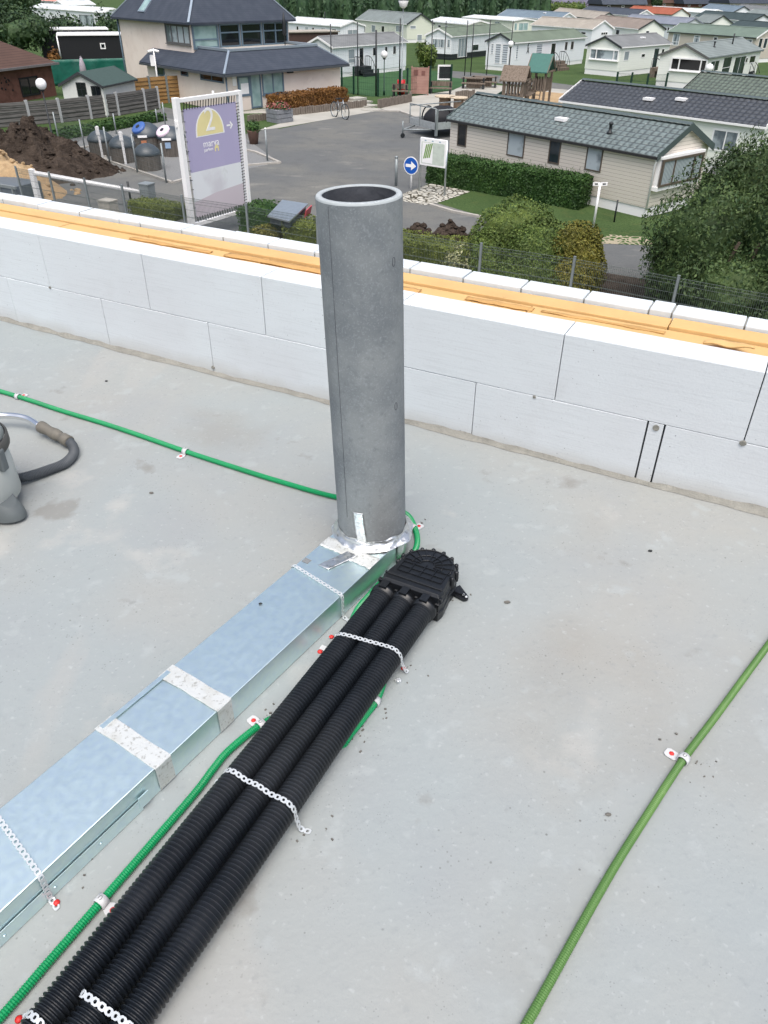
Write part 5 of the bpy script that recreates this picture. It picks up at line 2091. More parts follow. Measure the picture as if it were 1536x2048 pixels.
across('white caravan with lilac grey roof and dark windows behind the tan caravan', (1366, 50), (1243, 41), 4.5, m_whites, m_rlilac, 2.6, hr=3.5, trim=m_rlilac, lw=[(1323, 1327, 53, 61, g2), (1328.5, 1333, 54, 62, g2), (1335, 1339, 54, 62, g2)])
across('small pale caravan with grey gable behind the long tan caravan', (1421, 46), (1385, 43), 4.4, m_cream, m_rgreen, 2.6, hr=3.7, trim=dk_trim, gw=[(1434, 1437, 51, 54, g2), (1438.5, 1441.5, 51, 54, g2)])
across('white caravan with dark green roof in the back row at the right', (1504, 42), (1390, 33), 4.4, m_whites, m_rdgreen, 2.6, hr=3.6, trim=dk_trim, gutter=m_wframe, lw=[(1474, 1496, 43, 48, dict(gm=m_glass2, mull=(.5,)))])
across('pale caravan with slate green roof cut by the right picture edge', (1590, 66), (1456, 54), 4.2, m_cream, m_rdgreen, 2.6, hr=3.5, trim=dk_trim, auto=9)
across('far caravan with orange red roof', (1344, 29), (1250, 23), 4.6, m_cream, m_rred, 2.6, hr=3.7, trim=plain('brown_trim', c(120, 92, 74, .6), .6))
across('far long caravan with flat white roof', (1417, 26), (1290, 18), 5.0, m_whites, m_rwhite, 2.6, hr=3.2, trim=m_wframe, auto=10)
across('far caravan with blue grey roof and small peaked gable', (1466, 24.5), (1400, 18), 4.8, m_whites, m_rblue, 2.6, hr=3.8, trim=dk_trim)
across('far caravan with grey roof at the right picture edge', (1520, 26), (1462, 20), 4.8, m_cream, m_rgrey, 2.6, hr=3.9, trim=dk_trim)
across('far beige caravan half hidden by the right picture edge', (1600, 34), (1490, 27), 4.8, m_cream, m_rgreen, 2.6, hr=3.5, trim=m_wframe)
# left of the house
across('white caravan with black framed window between the left trees', (206, 25), (62, 14.5), 4.6, m_whites, m_rwhite, 2.7, hr=3.3, trim=m_wframe, lw=[(160, 188, 30.5, 51, dict(fm=m_dpost, gm=m_cglass, mull=(.5,)))])
across('far white caravan with salmon red roof at the upper left', (128, 3), (60, -1), 5.0, m_whites, m_rpink, 2.6, hr=4.2, trim=m_wframe)
across('far white caravan roof above the black framed window caravan', (190, 9), (128, 10), 5.0, m_whites, m_rwhite, 2.6, hr=3.4, trim=m_wframe)
across('far caravan with salmon roof just right of the slate house roof', (586, 4), (556, 1), 6.0, m_whites, m_rpink, 2.6, hr=4.4, trim=m_wframe)
across('far low white roofed caravan above the conifer belt', (700, 6), (590, 3), 6.0, m_cream, m_rwhite, 2.6, hr=3.6, trim=m_wframe)
across('far caravan with brown roof and white arched gable above the conifers', (731, 8), (712, 7), 6.0, m_whites, m_rbrown, 2.6, hr=5.0, trim=m_wframe)


def steps(px, w, label, rail=m_dpost, tread=m_wood, n=3, h=.9):
    B = gp(*px)
    t = thing('entrance_steps', B, label, 'steps')
    x, y = ldg, ndg
    mb = MB()
    for k in range(n):
        mb.obox(B - x * w / 2 + y * (.9 - .3 * k) + UZ * (h * k / n), x * w, y * -.32, UZ * h / n)
    mb.obox(B - x * w / 2 + y * .0 - y * .6, x * w, y * .6, UZ * h)
    mb.build('treads', tread, t)
    mb = MB()
    for s in (-1, 1):
        a = B + x * (w / 2 * s)
        tp = [a + y * .9 + UZ * .75, a + y * .55 + UZ * 1.35, a + y * .1 + UZ * (h + .85), a - y * .55 + UZ * (h + .85)]
        mb.tube(smoothpath(tp, .1), .035, 6)
        for f, g_ in ((.85, .1), (.6, .3), (.3, .6), (0, h), (-.3, h), (-.55, h)):
            mb.tube([a + y * f + UZ * g_, a + y * f + UZ * (g_ + (.75 if f > .3 else .85))], .022, 5)
    mb.build('railing', rail, t)
    return t


steps((1115, 140), 2.0, 'dark steps with arched rails at the white caravan with black letters')
steps((1316, 154), 2.0, 'wooden steps with curved rails at the cream caravan with the wide bay window', m_dpost)
steps((728, 152), 1.6, 'dark steps with rails in front of the plank sided caravan beside the house', m_dpost, m_dpost)
steps((1493, 162), 1.3, 'little dark steps at the caravan with two roof flues', m_dpost, m_dpost)
mb = MB()
p = gp(1100, 137)
mb.lathe(p + UZ * .1, [(.3, 0), (.55, .25), (.5, .5), (.2, .7)], 12)
tag(mb.build('red_cushion', m_redp), 'red garden bag beside the dark steps of the lettered caravan', 'bag')

# ================================================================== SLATE-ROOFED HOUSE
H0_ = V((-12.05, 64.6, G))
hr_, hl_ = dirv(48.5), dirv(133)
hs = thing('slate_roofed_house', H0_, 'two storey rendered house with steep slate roof and glazed upper floor', 'house')
hq = lambda a, b, z=0.: H0_ + hr_ * a + hl_ * b + UZ * z
# ground floor
mb = MB()
mb.prism([hq(0, 0), hq(12, 0), hq(12, 12), hq(0, 12)], UZ * 2.9)
mb.build('ground_floor_wall', m_render, hs)
# upper block
U0, U1, V0, V1, UH = .9, 11.0, 5.7, 17.5, 5.55
mb = MB()
mb.prism([hq(U0, V0 + .004), hq(U1, V0 + .004), hq(U1, V1), hq(U0, V1)], UZ * UH)
mb.build('upper_wall', m_render, hs)
# mansard skirt of the ground floor
ov, ins_, ze, zt2 = .55, 1.45, 2.50, 3.75
e_ = [(-ov, 12.2), (-ov, -ov), (12 + ov, -ov), (12 + ov, 12.2)]
t2 = [(ins_, 12.2), (ins_, ins_), (12 - ins_, ins_), (12 - ins_, 12.2)]
for k, nm in enumerate(range(3)):
    mb = MB()
    a, b = e_[k], e_[k + 1]
    d, c_ = t2[k], t2[k + 1]
    mb.prism([hq(*a, ze), hq(*b, ze), hq(*c_, zt2), hq(*d, zt2)], UZ * .09)
    mb.build('mansard_roof', m_slate, hs)
mb = MB()
for a, b in zip(e_, e_[1:]):
    mb.beam(hq(*a, ze - .06), hq(*b, ze - .06), .12, .14)
mb.build('eaves_gutter', plain('dark_gutter', c(82, 88, 94, .6), .5), hs)
mb = MB()
for k in (1, 2):
    mb.beam(hq(*e_[k], ze + .10), hq(*t2[k], zt2 + .11), .16, .07)
for a, b in zip(t2, t2[1:]):
    mb.beam(hq(*a, zt2 + .13), hq(*b, zt2 + .13), .30, .16)
mb.build('zinc_flashing', m_zinc, hs)
mb = MB()
mb.prism([hq(ins_, ins_, zt2 - .06), hq(12 - ins_, ins_, zt2 - .06), hq(12 - ins_, V0, zt2 - .06), hq(ins_, V0, zt2 - .06)], UZ * .06)
mb.build('terrace_floor', m_kerb, hs)
# steep hipped main roof
r0, r1, s0, s1 = .42, 11.5, 5.2, 18.0
zr, hgt = 5.5, 5.4
ca_, cb_ = (r0 + r1) / 2, 0
k1, k2 = hq((r0 + r1) / 2, s0 + 5.2, zr + hgt), hq((r0 + r1) / 2, s1 - 5.2, zr + hgt)
pts = [hq(r0, s0, zr), hq(r1, s0, zr), hq(r1, s1, zr), hq(r0, s1, zr)]
mb = MB()
mb.add(pts + [k1, k2] + [p - UZ * .14 for p in pts], [(0, 1, 4), (1, 2, 5, 4), (2, 3, 5), (3, 0, 4, 5), (0, 6, 7, 1), (1, 7, 8, 2), (2, 8, 9, 3), (3, 9, 6, 0), (6, 9, 8, 7)])
rf = mb.build('main_roof', m_slate, hs)
mb = MB()
for a, b in ((pts[0], k1), (pts[1], k1), (k1, k2), (pts[3], k2)):
    mb.beam(a + UZ * .04, b + UZ * .04, .17, .07)
mb.build('hip_flashing', m_zinc, rf)
# roof light on the left slope
pn = (pts[3] - pts[0]).cross(k1 - pts[0]).normalized()
if pn.z < 0:
    pn = -pn
su = (pts[3] - pts[0]).normalized()
sv = pn.cross(su)
if sv.z < 0:
    sv = -sv
o_ = onplane(293, 8, pts[0], pn)
mb = MB()
mb.obox(o_ - su * .55 - sv * .8, su * 1.1, sv * 1.6, pn * .08)
fr_ = mb.build('roof_light', m_zinc, rf)
mb = MB()
mb.obox(o_ - su * .45 - sv * .7 + pn * .081, su * .9, sv * 1.4, pn * .01)
mb.build('roof_light_pane', m_pglass, fr_)
# upper floor glazing, viewer's right face and the strip on the left face
O = hq(U0, V0, 0)
nR = -hl_ if (-hl_).dot(CAM - O) > 0 else hl_
nR = V((hr_.y, -hr_.x, 0))
z0, z1 = 3.72, 5.38
us = [(0.05, 2.55, m_pglass), (2.65, 4.75, m_glass2), (4.85, 7.05, m_glass2), (7.15, 9.95, m_glass2)]
for a, b, gm in us:
    window(hs, O, hr_, nR, a, b, z0, z1, m_bluef, gm, fr=.14, proud=.09, mull=(.5,) if a > 7 else (), bars=(.38,) if gm is m_pglass else (.62,))
nL = V((-hl_.y, hl_.x, 0))
O2 = hq(U0, V0, 0)
pxwin(hs, O2, hl_, nL, 332, 380, 49, 88, plain('grey_brown_frame', c(112, 112, 112, .6), .5), m_cglass, mull=(.25, .5, .75), fr=.12, proud=.06, sill=True)
# ground floor windows and door
O = hq(0, 0, 0)
pxwin(hs, O, hr_, nR, 475, 500, 150, 193, m_bluef, m_pglass, fr=.16, proud=.06)
pxwin(hs, O, hr_, nR, 500.5, 522.5, 146, 216, m_bluef, m_pglass, fr=.12, proud=.06, name='door')
pxwin(hs, O, hr_, nR, 523.5, 567, 141, 188, m_bluef, m_pglass, fr=.13, proud=.06, mull=(.5,), sill=True)
ua_, za_ = uv_on(489, 177, O, hr_, nR)
mb = MB()
mb.obox(hq(0, 0, 0) + hr_ * (ua_ - .35) + UZ * (za_ - .5) + nR * .02, hr_ * .75, nR * .006, UZ * .85)
mb.build('window_poster', m_paper, hs)
mb = MB()
ua_, za_ = uv_on(468, 161, O, hr_, nR)
mb.obox(hq(0, 0, 0) + hr_ * (ua_ - .17) + UZ * (za_ - .35) + nR * .004, hr_ * .35, nR * .04, UZ * .7)
mb.build('letter_box', m_wframe, hs)
mb = MB()
ua_, za_ = uv_on(577, 143, O, hr_, nR)
mb.obox(hq(0, 0, 0) + hr_ * (ua_ - .2) + UZ * (za_ - .1) + nR * .004, hr_ * .5, nR * .25, UZ * .18)
mb.build('wall_lamp', m_dpost, hs)
pxwin(hs, O, hl_, nL, 401, 447, 142, 163, m_bluef, m_glass2, fr=.10, proud=.05, mull=(.5,))
pxwin(hs, O, hl_, nL, 315, 329, 130, 152, m_bluef, m_glass, fr=.10, proud=.05)
pxwin(hs, O, hl_, nL, 362, 376, 136, 152, m_bluef, m_glass2, fr=.10, proud=.05)
mb = MB()
mb.tube([hq(-.12, -.12, 2.45), hq(-.12, -.12, .1)], .06, 8)
mb.tube([hq(U0 - .1, V1 + .05, 5.4), hq(U0 - .1, V1 + .05, .1)], .07, 8)
mb.build('downpipe', m_bluef, hs)
P_ = gp(311, 152)
t_ = thing('camera_mast', P_, 'white pole with security cameras and a white box at the left corner of the house', 'camera mast')
P_ = onplane(311, 130, hq(-.7, 9, 0), nL)
P_.z = G
t_.location = P_
ztop = hz(P_, 97) - G
mb = MB()
mb.tube([P_, P_ + UZ * ztop], .07, 8)
mb.build('pole', m_wframe, t_)
mb = MB()
mb.cbox(P_ + UZ * (ztop - 1.2) - V((.18, 0, 0)), .32, .25, .75)
mb.build('control_box', m_wframe, t_)
for dx, dy in ((-.5, -.5), (.7, -.3), (.1, .6)):
    mb = MB()
    mb.lathe(P_ + UZ * (ztop - .1), [(.07, .08), (.10, .14), (.10, .5), (.02, .52)], 10, axis=V((dx, dy, -.15)))
    mb.build('camera', m_wframe, t_)
t_ = thing('closed_parasol', hq(9.4, 4.3, zt2 + .01), 'folded black parasol on the terrace before the glazed upper floor', 'parasol')
b = hq(9.4, 4.3, zt2)
mb = MB()
mb.tube([b, b + UZ * 2.3], .04, 6)
mb.build('pole', m_dpost, t_)
mb = MB()
mb.lathe(b, [(.10, .7), (.20, .9), (.13, 1.7), (.04, 2.3)], 9)
mb.build('canopy', m_dpost, t_)

# ================================================================== LEFT SIDE: FENCES, SHED, BRICK HOUSE, CABINS
def plank_fence(label, px, heights, pm, qm, group=None):
    t = thing('plank_fence', gp(*px[0]), label, 'fence')
    P = [gp(*q) for q in px]
    H = [hz(p, y) - G for p, y in zip(P, heights)]
    h = sum(H) / len(H)
    for p in P:
        mb = MB()
        mb.cbox(p, .16, .16, h + .08, x=(P[1] - P[0]))
        mb.build('post', qm, t)
    for a, b in zip(P, P[1:]):
        mb = MB()
        n = max(5, int(h / .25))
        d = (b - a).normalized()
        s_ = V((d.y, -d.x, 0))
        for k in range(n):
            z0 = h * k / n
            mb.prism([a + d * .085 + UZ * z0 - s_ * .03, a + d * .085 + UZ * z0 + s_ * .05, a + d * .085 + UZ * (z0 + h / n * .96) + s_ * .005, a + d * .085 + UZ * (z0 + h / n * .96) - s_ * .03], (b - a) - d * .17)
        mb.build('panel', pm, t)
    return t


plank_fence('grey concrete plank fence with pale posts behind the soil heap', [(-130, 272), (-70, 264), (-5, 256), (62, 250), (124, 245), (183, 238), (238, 231), (292, 222), (319, 217)], [222, 216, 210, 205, 196, 191, 185, 178, 176], m_cplank, m_cpost)
plank_fence('tan timber plank fence between the shed and the slate roofed house', [(262, 214), (304, 209), (338, 206), (371, 204), (402, 203)], [158, 154, 151, 150, 151], m_tplank, m_post)
# white shed
mat_shed = plain('white_boards', c(214, 216, 212, .78), .6, var=.06)
A_ = eavecorner((204, 171.5), 2.0)
Lx = eavecorner((268, 158), 2.0)
Bx = eavecorner((138, 161), 2.0)
ld = (Lx - A_).normalized()
wd = V((-ld.y, ld.x, 0))
W_ = 3.2
sd_ = caravan('small white garden shed with green felt roof and glazed doors behind the plank fence', A_, ld, wd, min(5., (Lx - A_).length), W_, mat_shed, plain('green_felt_roof', c(66, 88, 84, .6), .8), 2.0, 2.75, trim=dk_trim, skirt=.1, name='garden_shed', ridge=False)
sd_['category'] = 'shed'
pxwin(sd_, A_, wd, -ld, 154, 173, 165, 193, m_dpost, m_glass2, mull=(.5,), bars=(.5,), fr=.07, name='door')
pxwin(sd_, A_, wd, -ld, 183, 202, 172, 193, m_dpost, m_glass2, mull=(.5,), fr=.08)
# brick house
A_ = eavecorner((100, 123), 2.5)
Lx = eavecorner((-70, 143), 2.5)
ld = (Lx - A_).normalized()
wd = V((ld.y, -ld.x, 0))
bh = thing('brick_house', A_, 'low red brick house with brown tiled roof at the left picture edge', 'house')
q = lambda l, w, z=0.: A_ + ld * l + wd * w + UZ * z
mb = MB()
mb.prism([q(0, 0), q(11, 0), q(11, 6), q(0, 6)], UZ * 2.5)
mb.build('wall', m_brick, bh)
mb = MB()
pts = [q(-.4, -.4, 2.4), q(11.4, -.4, 2.4), q(11.4, 6.4, 2.4), q(-.4, 6.4, 2.4)]
k1, k2 = q(3.2, 3, 4.4), q(8, 3, 4.4)
mb.add(pts + [k1, k2] + [p - UZ * .1 for p in pts], [(0, 1, 5, 4), (1, 2, 5), (2, 3, 4, 5), (3, 0, 4), (0, 6, 7, 1), (1, 7, 8, 2), (2, 8, 9, 3), (3, 9, 6, 0), (6, 9, 8, 7)])
mb.build('roof', m_brroof, bh)
mb = MB()
mb.beam(q(-.45, -.46, 2.36), q(11.4, -.46, 2.36), .14, .16)
mb.build('gutter', plain('pale_gutter', c(128, 124, 126, .6), .5), bh)
pxwin(bh, A_, ld, -wd, 40, 78, 153, 192, m_bwood, m_glass2, fr=.12, proud=.05, mull=(.5,))
mb = MB()
r = random.Random(2)
for k in range(11):
    u_, z_ = uv_on(r.uniform(2, 26), r.uniform(152, 182), A_, ld, -wd)
    mb.lathe(q(u_, -.01, z_), [(r.uniform(.05, .12), 0), (.05, .03)], 6, axis=-wd)
mb.build('wall_ornament', m_bwood, bh)
# dark cabins and green tarpaulin screen
def cabin(label, x0, x1, ytop, ybase, white=m_wframe, win=None):
    P, Q = gp(x0, ybase), gp(x1, ybase - (x1 - x0) * .02)
    d = (Q - P)
    L = d.length
    d.normalize()
    n_ = V((d.y, -d.x, 0))
    h = hz(P.lerp(Q, .5), ytop) - G
    t = thing('dark_cabin', P, label, 'cabin')
    mb = MB()
    mb.obox(P, d * L, n_ * -4, UZ * h)
    mb.build('wall', m_bwood, t)
    mb = MB()
    mb.obox(P - d * .15 + n_ * .15 + UZ * h, d * (L + .3), n_ * -4.3, UZ * .12)
    mb.tube([P - d * .12 + n_ * .1 + UZ * h, P - d * .12 + n_ * .1 + UZ * (h * .4)], .07, 6)
    mb.build('roof_edge', white, t)
    if win:
        pxwin(t, P, d, n_, *win, m_wframe, m_glass2, fr=.1, proud=.05)
    return t


cabin('black boarded cabin with one tiny white framed window behind the green tarpaulin', 131, 262, 71, 148, win=(200.5, 211, 86, 98))
cabin('second black boarded cabin with pale roof edge further back', 90, 225, 60, 128)
P, Q = gp(100, 172), gp(262, 166)
d = (Q - P).normalized()
n_ = V((d.y, -d.x, 0))
h = hz(P.lerp(Q, .5), 118) - G
mb = MB()
mb.grid(lambda u, v: P.lerp(Q, u) + UZ * h * v + n_ * (.05 * sin(u * 34) * (1 - v * .5) + .08 * noise.noise(V((u * 7, v * 2, 0)))), 90, 8)
tag(mb.build('tarpaulin_screen', m_tarp, solid=.02), 'green tarpaulin screen stretched below the black cabin', 'tarpaulin')
B = gp(172, 172)
t_ = thing('closed_parasol', B, 'folded greyish mauve parasol in front of the green tarpaulin', 'parasol')
h = hz(B, 112) - G
mb = MB()
mb.tube([B, B + UZ * h], .035, 6)
mb.build('pole', m_post, t_)
mb = MB()
mb.lathe(B, [(.16, h * .35), (.32, h * .5), (.26, h * .72), (.10, h * .95), (.05, h * .97), (.09, h * .98), (.02, h)], 10)
mb.build('canopy', m_fg, t_)
# brown cabin behind the house
P = gp(598, 102)
A_ = eavecorner((640, 78), 2.4)
t_ = thing('brown_cabin', A_, 'dark brown boarded cabin behind the slate roofed house', 'cabin')
m_bcab = plain('brown_boards', c(88, 66, 60, .6), .8, var=.15)
Px, Qx = eavecorner((572, 66), 2.6), eavecorner((676, 64), 2.6)
d = (Qx - Px).normalized()
n_ = V((d.y, -d.x, 0))
mb = MB()
mb.obox(Px, d * (Qx - Px).length, n_ * -4, UZ * 2.6)
mb.build('wall', m_bcab, t_)
mb = MB()
mb.obox(Px - d * .2 + n_ * .2 + UZ * 2.6, d * ((Qx - Px).length + .4), n_ * -4.4, UZ * .12)
mb.build('roof_edge', m_rbeige, t_)

# ================================================================== HOUSE FOREGROUND
def palisade(px, h, label):
    t = thing('palisade_edging', gp(*px[0]), label, 'garden edging')
    mb = MB()
    for a, b in zip(px, px[1:]):
        a, b = gp(*a), gp(*b)
        L = (b - a).length
        n = max(2, int(L / .22))
        for k in range(n):
            p = a.lerp(b, (k + .5) / n)
            mb.cbox(p, .18, random.uniform(.12, .18), h * random.uniform(.93, 1.05), x=(b - a))
    mb.build('posts', m_cplank2, t)
    return t


m_cplank2 = plain('brown_concrete_posts', c(136, 126, 116, .6), .9, var=.2, scale=4)
palisade([(586, 231), (733, 214)], .50, 'low brown palisade edging below the copper hedge, beside the bicycle')
palisade([(756, 217), (822, 204), (819, 197)], .62, 'low brown palisade edging round the small lawn right of the steps')
palisade([(496, 245), (550, 238)], .45, 'low brown palisade edging on the small lawn left of the flower planter')
palisade([(910, 204), (948, 201)], .8, 'brown palisade wall on the pale paving before the playground')
sheet('small_lawn', [(700, 196), (790, 192), (818, 197), (757, 214), (735, 205)], m_grass, .035)
t_ = thing('garden_steps', gp(735, 214), 'pale slab steps climbing between the two palisade edgings', 'steps')
for k, (x, y) in enumerate(((745, 220), (736, 213), (724, 206), (712, 200))):
    mb = MB()
    p = gp(x, y)
    mb.cbox(p, 1.5, 1.1, .06 + .04 * k, x=hr_)
    mb.build('slab', m_pave, t_)
B = gp(571, 246)
t_ = thing('flower_planter', B, 'grey plank planter box with red flowers at the yard edge', 'planter')
mb = MB()
for k in range(3):
    mb.obox(B - hr_ * .75 - nR * 0 + UZ * (.03 + .28 * k), hr_ * 1.5, hl_ * 1.3, UZ * .25)
mb.build('plank_box', plain('grey_planks', c(140, 144, 150, .62), .8, var=.15), t_)
mb = MB()
ce = B + hl_ * .65 + UZ * .9
crown(mb, ce, .75, .7, .3, 300, .09, core=.7)
mb.build('greenery', f_hedge, t_)
mb = MB()
crown(mb, ce + UZ * .08, .78, .72, .32, 420, .08, core=0)
mb.build('flowers', f_red, t_)
B = gp(508, 288)
t_ = thing('flower_pot', B, 'brown flower pot with small plant beside the right edge of the big sign', 'flower pot')
mb = MB()
mb.lathe(B, [(.25, 0), (.36, .7), (.38, .75), (.3, .75)], 14)
mb.build('pot', plain('brown_pot', c(120, 92, 80, .6), .7), t_)
mb = MB()
crown(mb, B + UZ * .95, .45, .45, .35, 260, .08, core=.5)
mb.build('plant', f_hedge, t_)

# bicycle
def bicycle(px, label):
    B = gp(*px)
    t = thing('bicycle', B, label, 'bicycle')
    d = (gp(691, 234) - gp(670, 229)).normalized()
    d = V((d.x, d.y, 0)).normalized()
    s_ = V((-d.y, d.x, 0))
    L = 1.5
    r = .50
    w1, w2 = B + UZ * r, B + d * L + UZ * r
    for w in (w1, w2):
        mb = MB()
        mb.tube([w + (d * cos(a) + UZ * sin(a)) * r for a in [2 * pi * k / 24 for k in range(24)]], .035, 6, closed=True)
        o = mb.build('wheel', m_dpost, t)
        mb = MB()
        mb.tube([w + (d * cos(a) + UZ * sin(a)) * r * .92 for a in [2 * pi * k / 24 for k in range(24)]], .02, 5, closed=True)
        for k in range(8):
            a = pi * k / 4
            mb.tube([w, w + (d * cos(a) + UZ * sin(a)) * r * .9], .006, 3, cap=False)
        mb.build('rim', m_metal, o)
    bb = B + d * L * .48 + UZ * (r * .9)
    st_ = B + d * L * .36 + UZ * 1.15
    hd_ = B + d * L * .80 + UZ * 1.15
    mb = MB()
    for a, b in ((w1, bb), (bb, st_), (w1, st_), (bb, hd_), (st_ - UZ * .15, hd_ - UZ * .08), (hd_ + UZ * .1, w2)):
        mb.tube([a, b], .026, 6)
    mb.build('bike_frame', m_metal, t)
    mb = MB()
    mb.cbox(st_ + UZ * .05, .34, .2, .08, x=d)
    mb.build('saddle', m_dpost, t)
    mb = MB()
    mb.tube([hd_ + UZ * .2 - s_ * .32 - d * .15, hd_ + UZ * .22 - s_ * .2, hd_ + UZ * .16, hd_ + UZ * .22 + s_ * .2, hd_ + UZ * .2 + s_ * .32 - d * .15], .022, 6)
    mb.build('handlebar', m_dpost, t)
    return t


bicycle((669, 234), 'parked city bicycle leaning by the brown palisade edging')

# trailer with tarpaulined load
T0, T1 = gp(819, 243, G + .7), gp(870, 255, G + .7)
T0.z = T1.z = G
tu = (T1 - T0).normalized()
tl = V((-tu.y, tu.x, 0))
TW = (T1 - T0).length
TL = 4.2
tr = thing('trailer', T0, 'galvanised flat trailer with rails parked behind the beige caravan', 'trailer')
q = lambda a, b, z: T0 + tu * a + tl * b + UZ * z
mb = MB()
mb.obox(q(0, 0, .55), tu * TW, tl * TL, UZ * .08)
mb.obox(q(0, 0, .64), tu * TW, tl * .05, UZ * .32)
mb.obox(q(TW - .05, .052, .64), tu * .05, tl * (TL - .1), UZ * .32)
mb.obox(q(0, .052, .64), tu * .05, tl * (TL - .1), UZ * .32)
mb.build('bed', plain('pale_aluminium', c(196, 202, 204, .72), .45, .5), tr)
mb = MB()
for a in (0, TW * .4, TW):
    mb.tube([q(a, .03, .6), q(a, .03, 1.75)], .04, 6)
mb.tube([q(0, .03, 1.75), q(TW, .03, 1.75)], .035, 6)
mb.tube([q(TW, .03, 1.65), q(TW, TL, 1.65)], .035, 6)
mb.tube([q(0, .03, 1.65), q(0, TL, 1.65)], .035, 6)
mb.cbox(q(TW, .1, .2), .14, .14, 1.5, x=tu)
mb.build('rails', m_post, tr)
mb = MB()
c1 = q(TW * .5, -1.5, .5)
mb.tube([q(TW * .15, .1, .5), c1], .05, 6)
mb.tube([q(TW * .85, .1, .5), c1], .05, 6)
mb.tube([c1 + UZ * .5, c1 - UZ * .35], .05, 6)
mb.build('drawbar', m_post, tr)
mb = MB()
mb.lathe(c1 - UZ * .33 - tu * .05, [(.14, 0), (.14, .1)], 14, axis=tu)
mb.build('jockey_wheel', m_dpost, tr)
for s in (0, 1):
    mb = MB()
    mb.lathe(q(TW * s + (-.02 if s else -.2), TL * .5, .32), [(.32, 0), (.32, .22)], 20, axis=tu)
    mb.build('wheel', m_dpost, tr)
t_ = thing('covered_load', q(TW * .5, 1.4, .65), 'black covered load with a round hoop on the flat trailer', 'covered load')
mb = MB()
ce = q(TW * .55, 1.5, .65)
mb.grid(lambda u, v: ce + (tu * cos(2 * pi * u) * .95 + tl * sin(2 * pi * u) * 1.3) * sin(pi * .5 * v + .0) ** .7 * (1 + .12 * noise.noise(V((u * 7, v * 3, 0)))) + UZ * (1.05 * cos(pi * .5 * v) ** .8 + .06 * noise.noise(V((u * 9, v * 5, 3)))), 36, 12)
mb.build('cover', m_bwood, t_)
mb = MB()
ce2 = q(TW * .35, .75, 1.05)
mb.tube([ce2 + (tu * cos(a) + UZ * sin(a)) * .62 + tl * .08 * sin(a) for a in [2 * pi * k / 24 for k in range(24)]], .045, 6, closed=True)
mb.build('hoop', m_dpost, t_)

# cable drum tables
for (x, y, s, lab) in ((889, 222, 1.0, 'left wooden cable drum table on the pale paving behind the trailer'), (916, 225, .85, 'right wooden cable drum table on the pale paving behind the trailer')):
    B = gp(x, y)
    t_ = thing('cable_drum_table', B, lab, 'table', 'cable drum tables')
    mb = MB()
    mb.lathe(B, [(.80 * s, 0), (.80 * s, .08)], 26)
    mb.lathe(B + UZ * .08, [(.45 * s, 0), (.45 * s, .90)], 20)
    mb.build('drum', plain('drum_wood', c(150, 128, 108, .6), .85, var=.2), t_)
    mb = MB()
    mb.lathe(B + UZ * .98, [(.80 * s, 0), (.80 * s, .08)], 26)
    mb.build('table_top', plain('drum_top', c(206, 190, 166, .66), .85, var=.12), t_)

# ================================================================== COURT, PLAYGROUND
cf = thing('court_fence', gp(756, 194), 'low dark green mesh fence along the near side of the sports court', 'fence')
cp = [(670, 176), (684, 181), (707.5, 189), (756, 194.5), (800, 194), (814, 193), (859, 187.5), (901, 182.5)]
P = [gp(*q) for q in cp]
for p in P:
    mb = MB()
    mb.cbox(p, .12, .12, 2.15, x=hr_)
    mb.build('post', m_gpost, cf)
for a, b in zip(P, P[1:]):
    mb = MB()
    n = max(2, int((b - a).length / .22))
    for k in range(1, n):
        q_ = a.lerp(b, k / n)
        mb.tube([q_, q_ + UZ * 2.05], .006, 3, cap=False)
    for z in (.05, .5, 1.0, 1.5, 2.08):
        mb.tube([a + UZ * z, b + UZ * z], .010, 3, cap=False)
    mb.build('mesh_panel', m_gpost, cf)
bn = thing('ball_net', gp(752, 193), 'tall ball stop netting on slim dark posts around the sports court', 'net')
tp = [((664, 172), 48), ((716, 190), 44), ((752, 193), 60), ((798, 193), 37), ((861, 156), 40), ((888, 138), 42), ((929, 152), 41), ((941, 152), 46), ((973, 150), 40), ((1017, 149), 42)]
TP = []
for (b, yt) in tp:
    p = gp(*b)
    h = hz(p, yt) - G
    TP.append((p, h))
    mb = MB()
    mb.tube([p, p + UZ * h], .075 if b[0] == 752 else .05, 8)
    mb.build('net_post', m_dpost, bn)
for i, j in ((0, 1), (1, 2), (2, 3), (4, 6), (6, 8), (8, 9), (5, 7)):
    (a, ha), (b, hb) = TP[i], TP[j]
    mb = MB()
    n = int((b - a).length / .5)
    for k in range(1, n):
        q_ = a.lerp(b, k / n)
        mb.tube([q_ + UZ * 2.1, q_ + UZ * (ha + (hb - ha) * k / n)], .0035, 3, cap=False)
    for k in range(8):
        f = .35 + .65 * k / 7
        mb.tube([a + UZ * ha * f, b + UZ * hb * f], .004, 3, cap=False)
    mb.build('netting', m_wire_, bn)


def facing(P):
    f = V((CAM.x - P.x, CAM.y - P.y, 0)).normalized()
    return f, V((-f.y, f.x, 0))


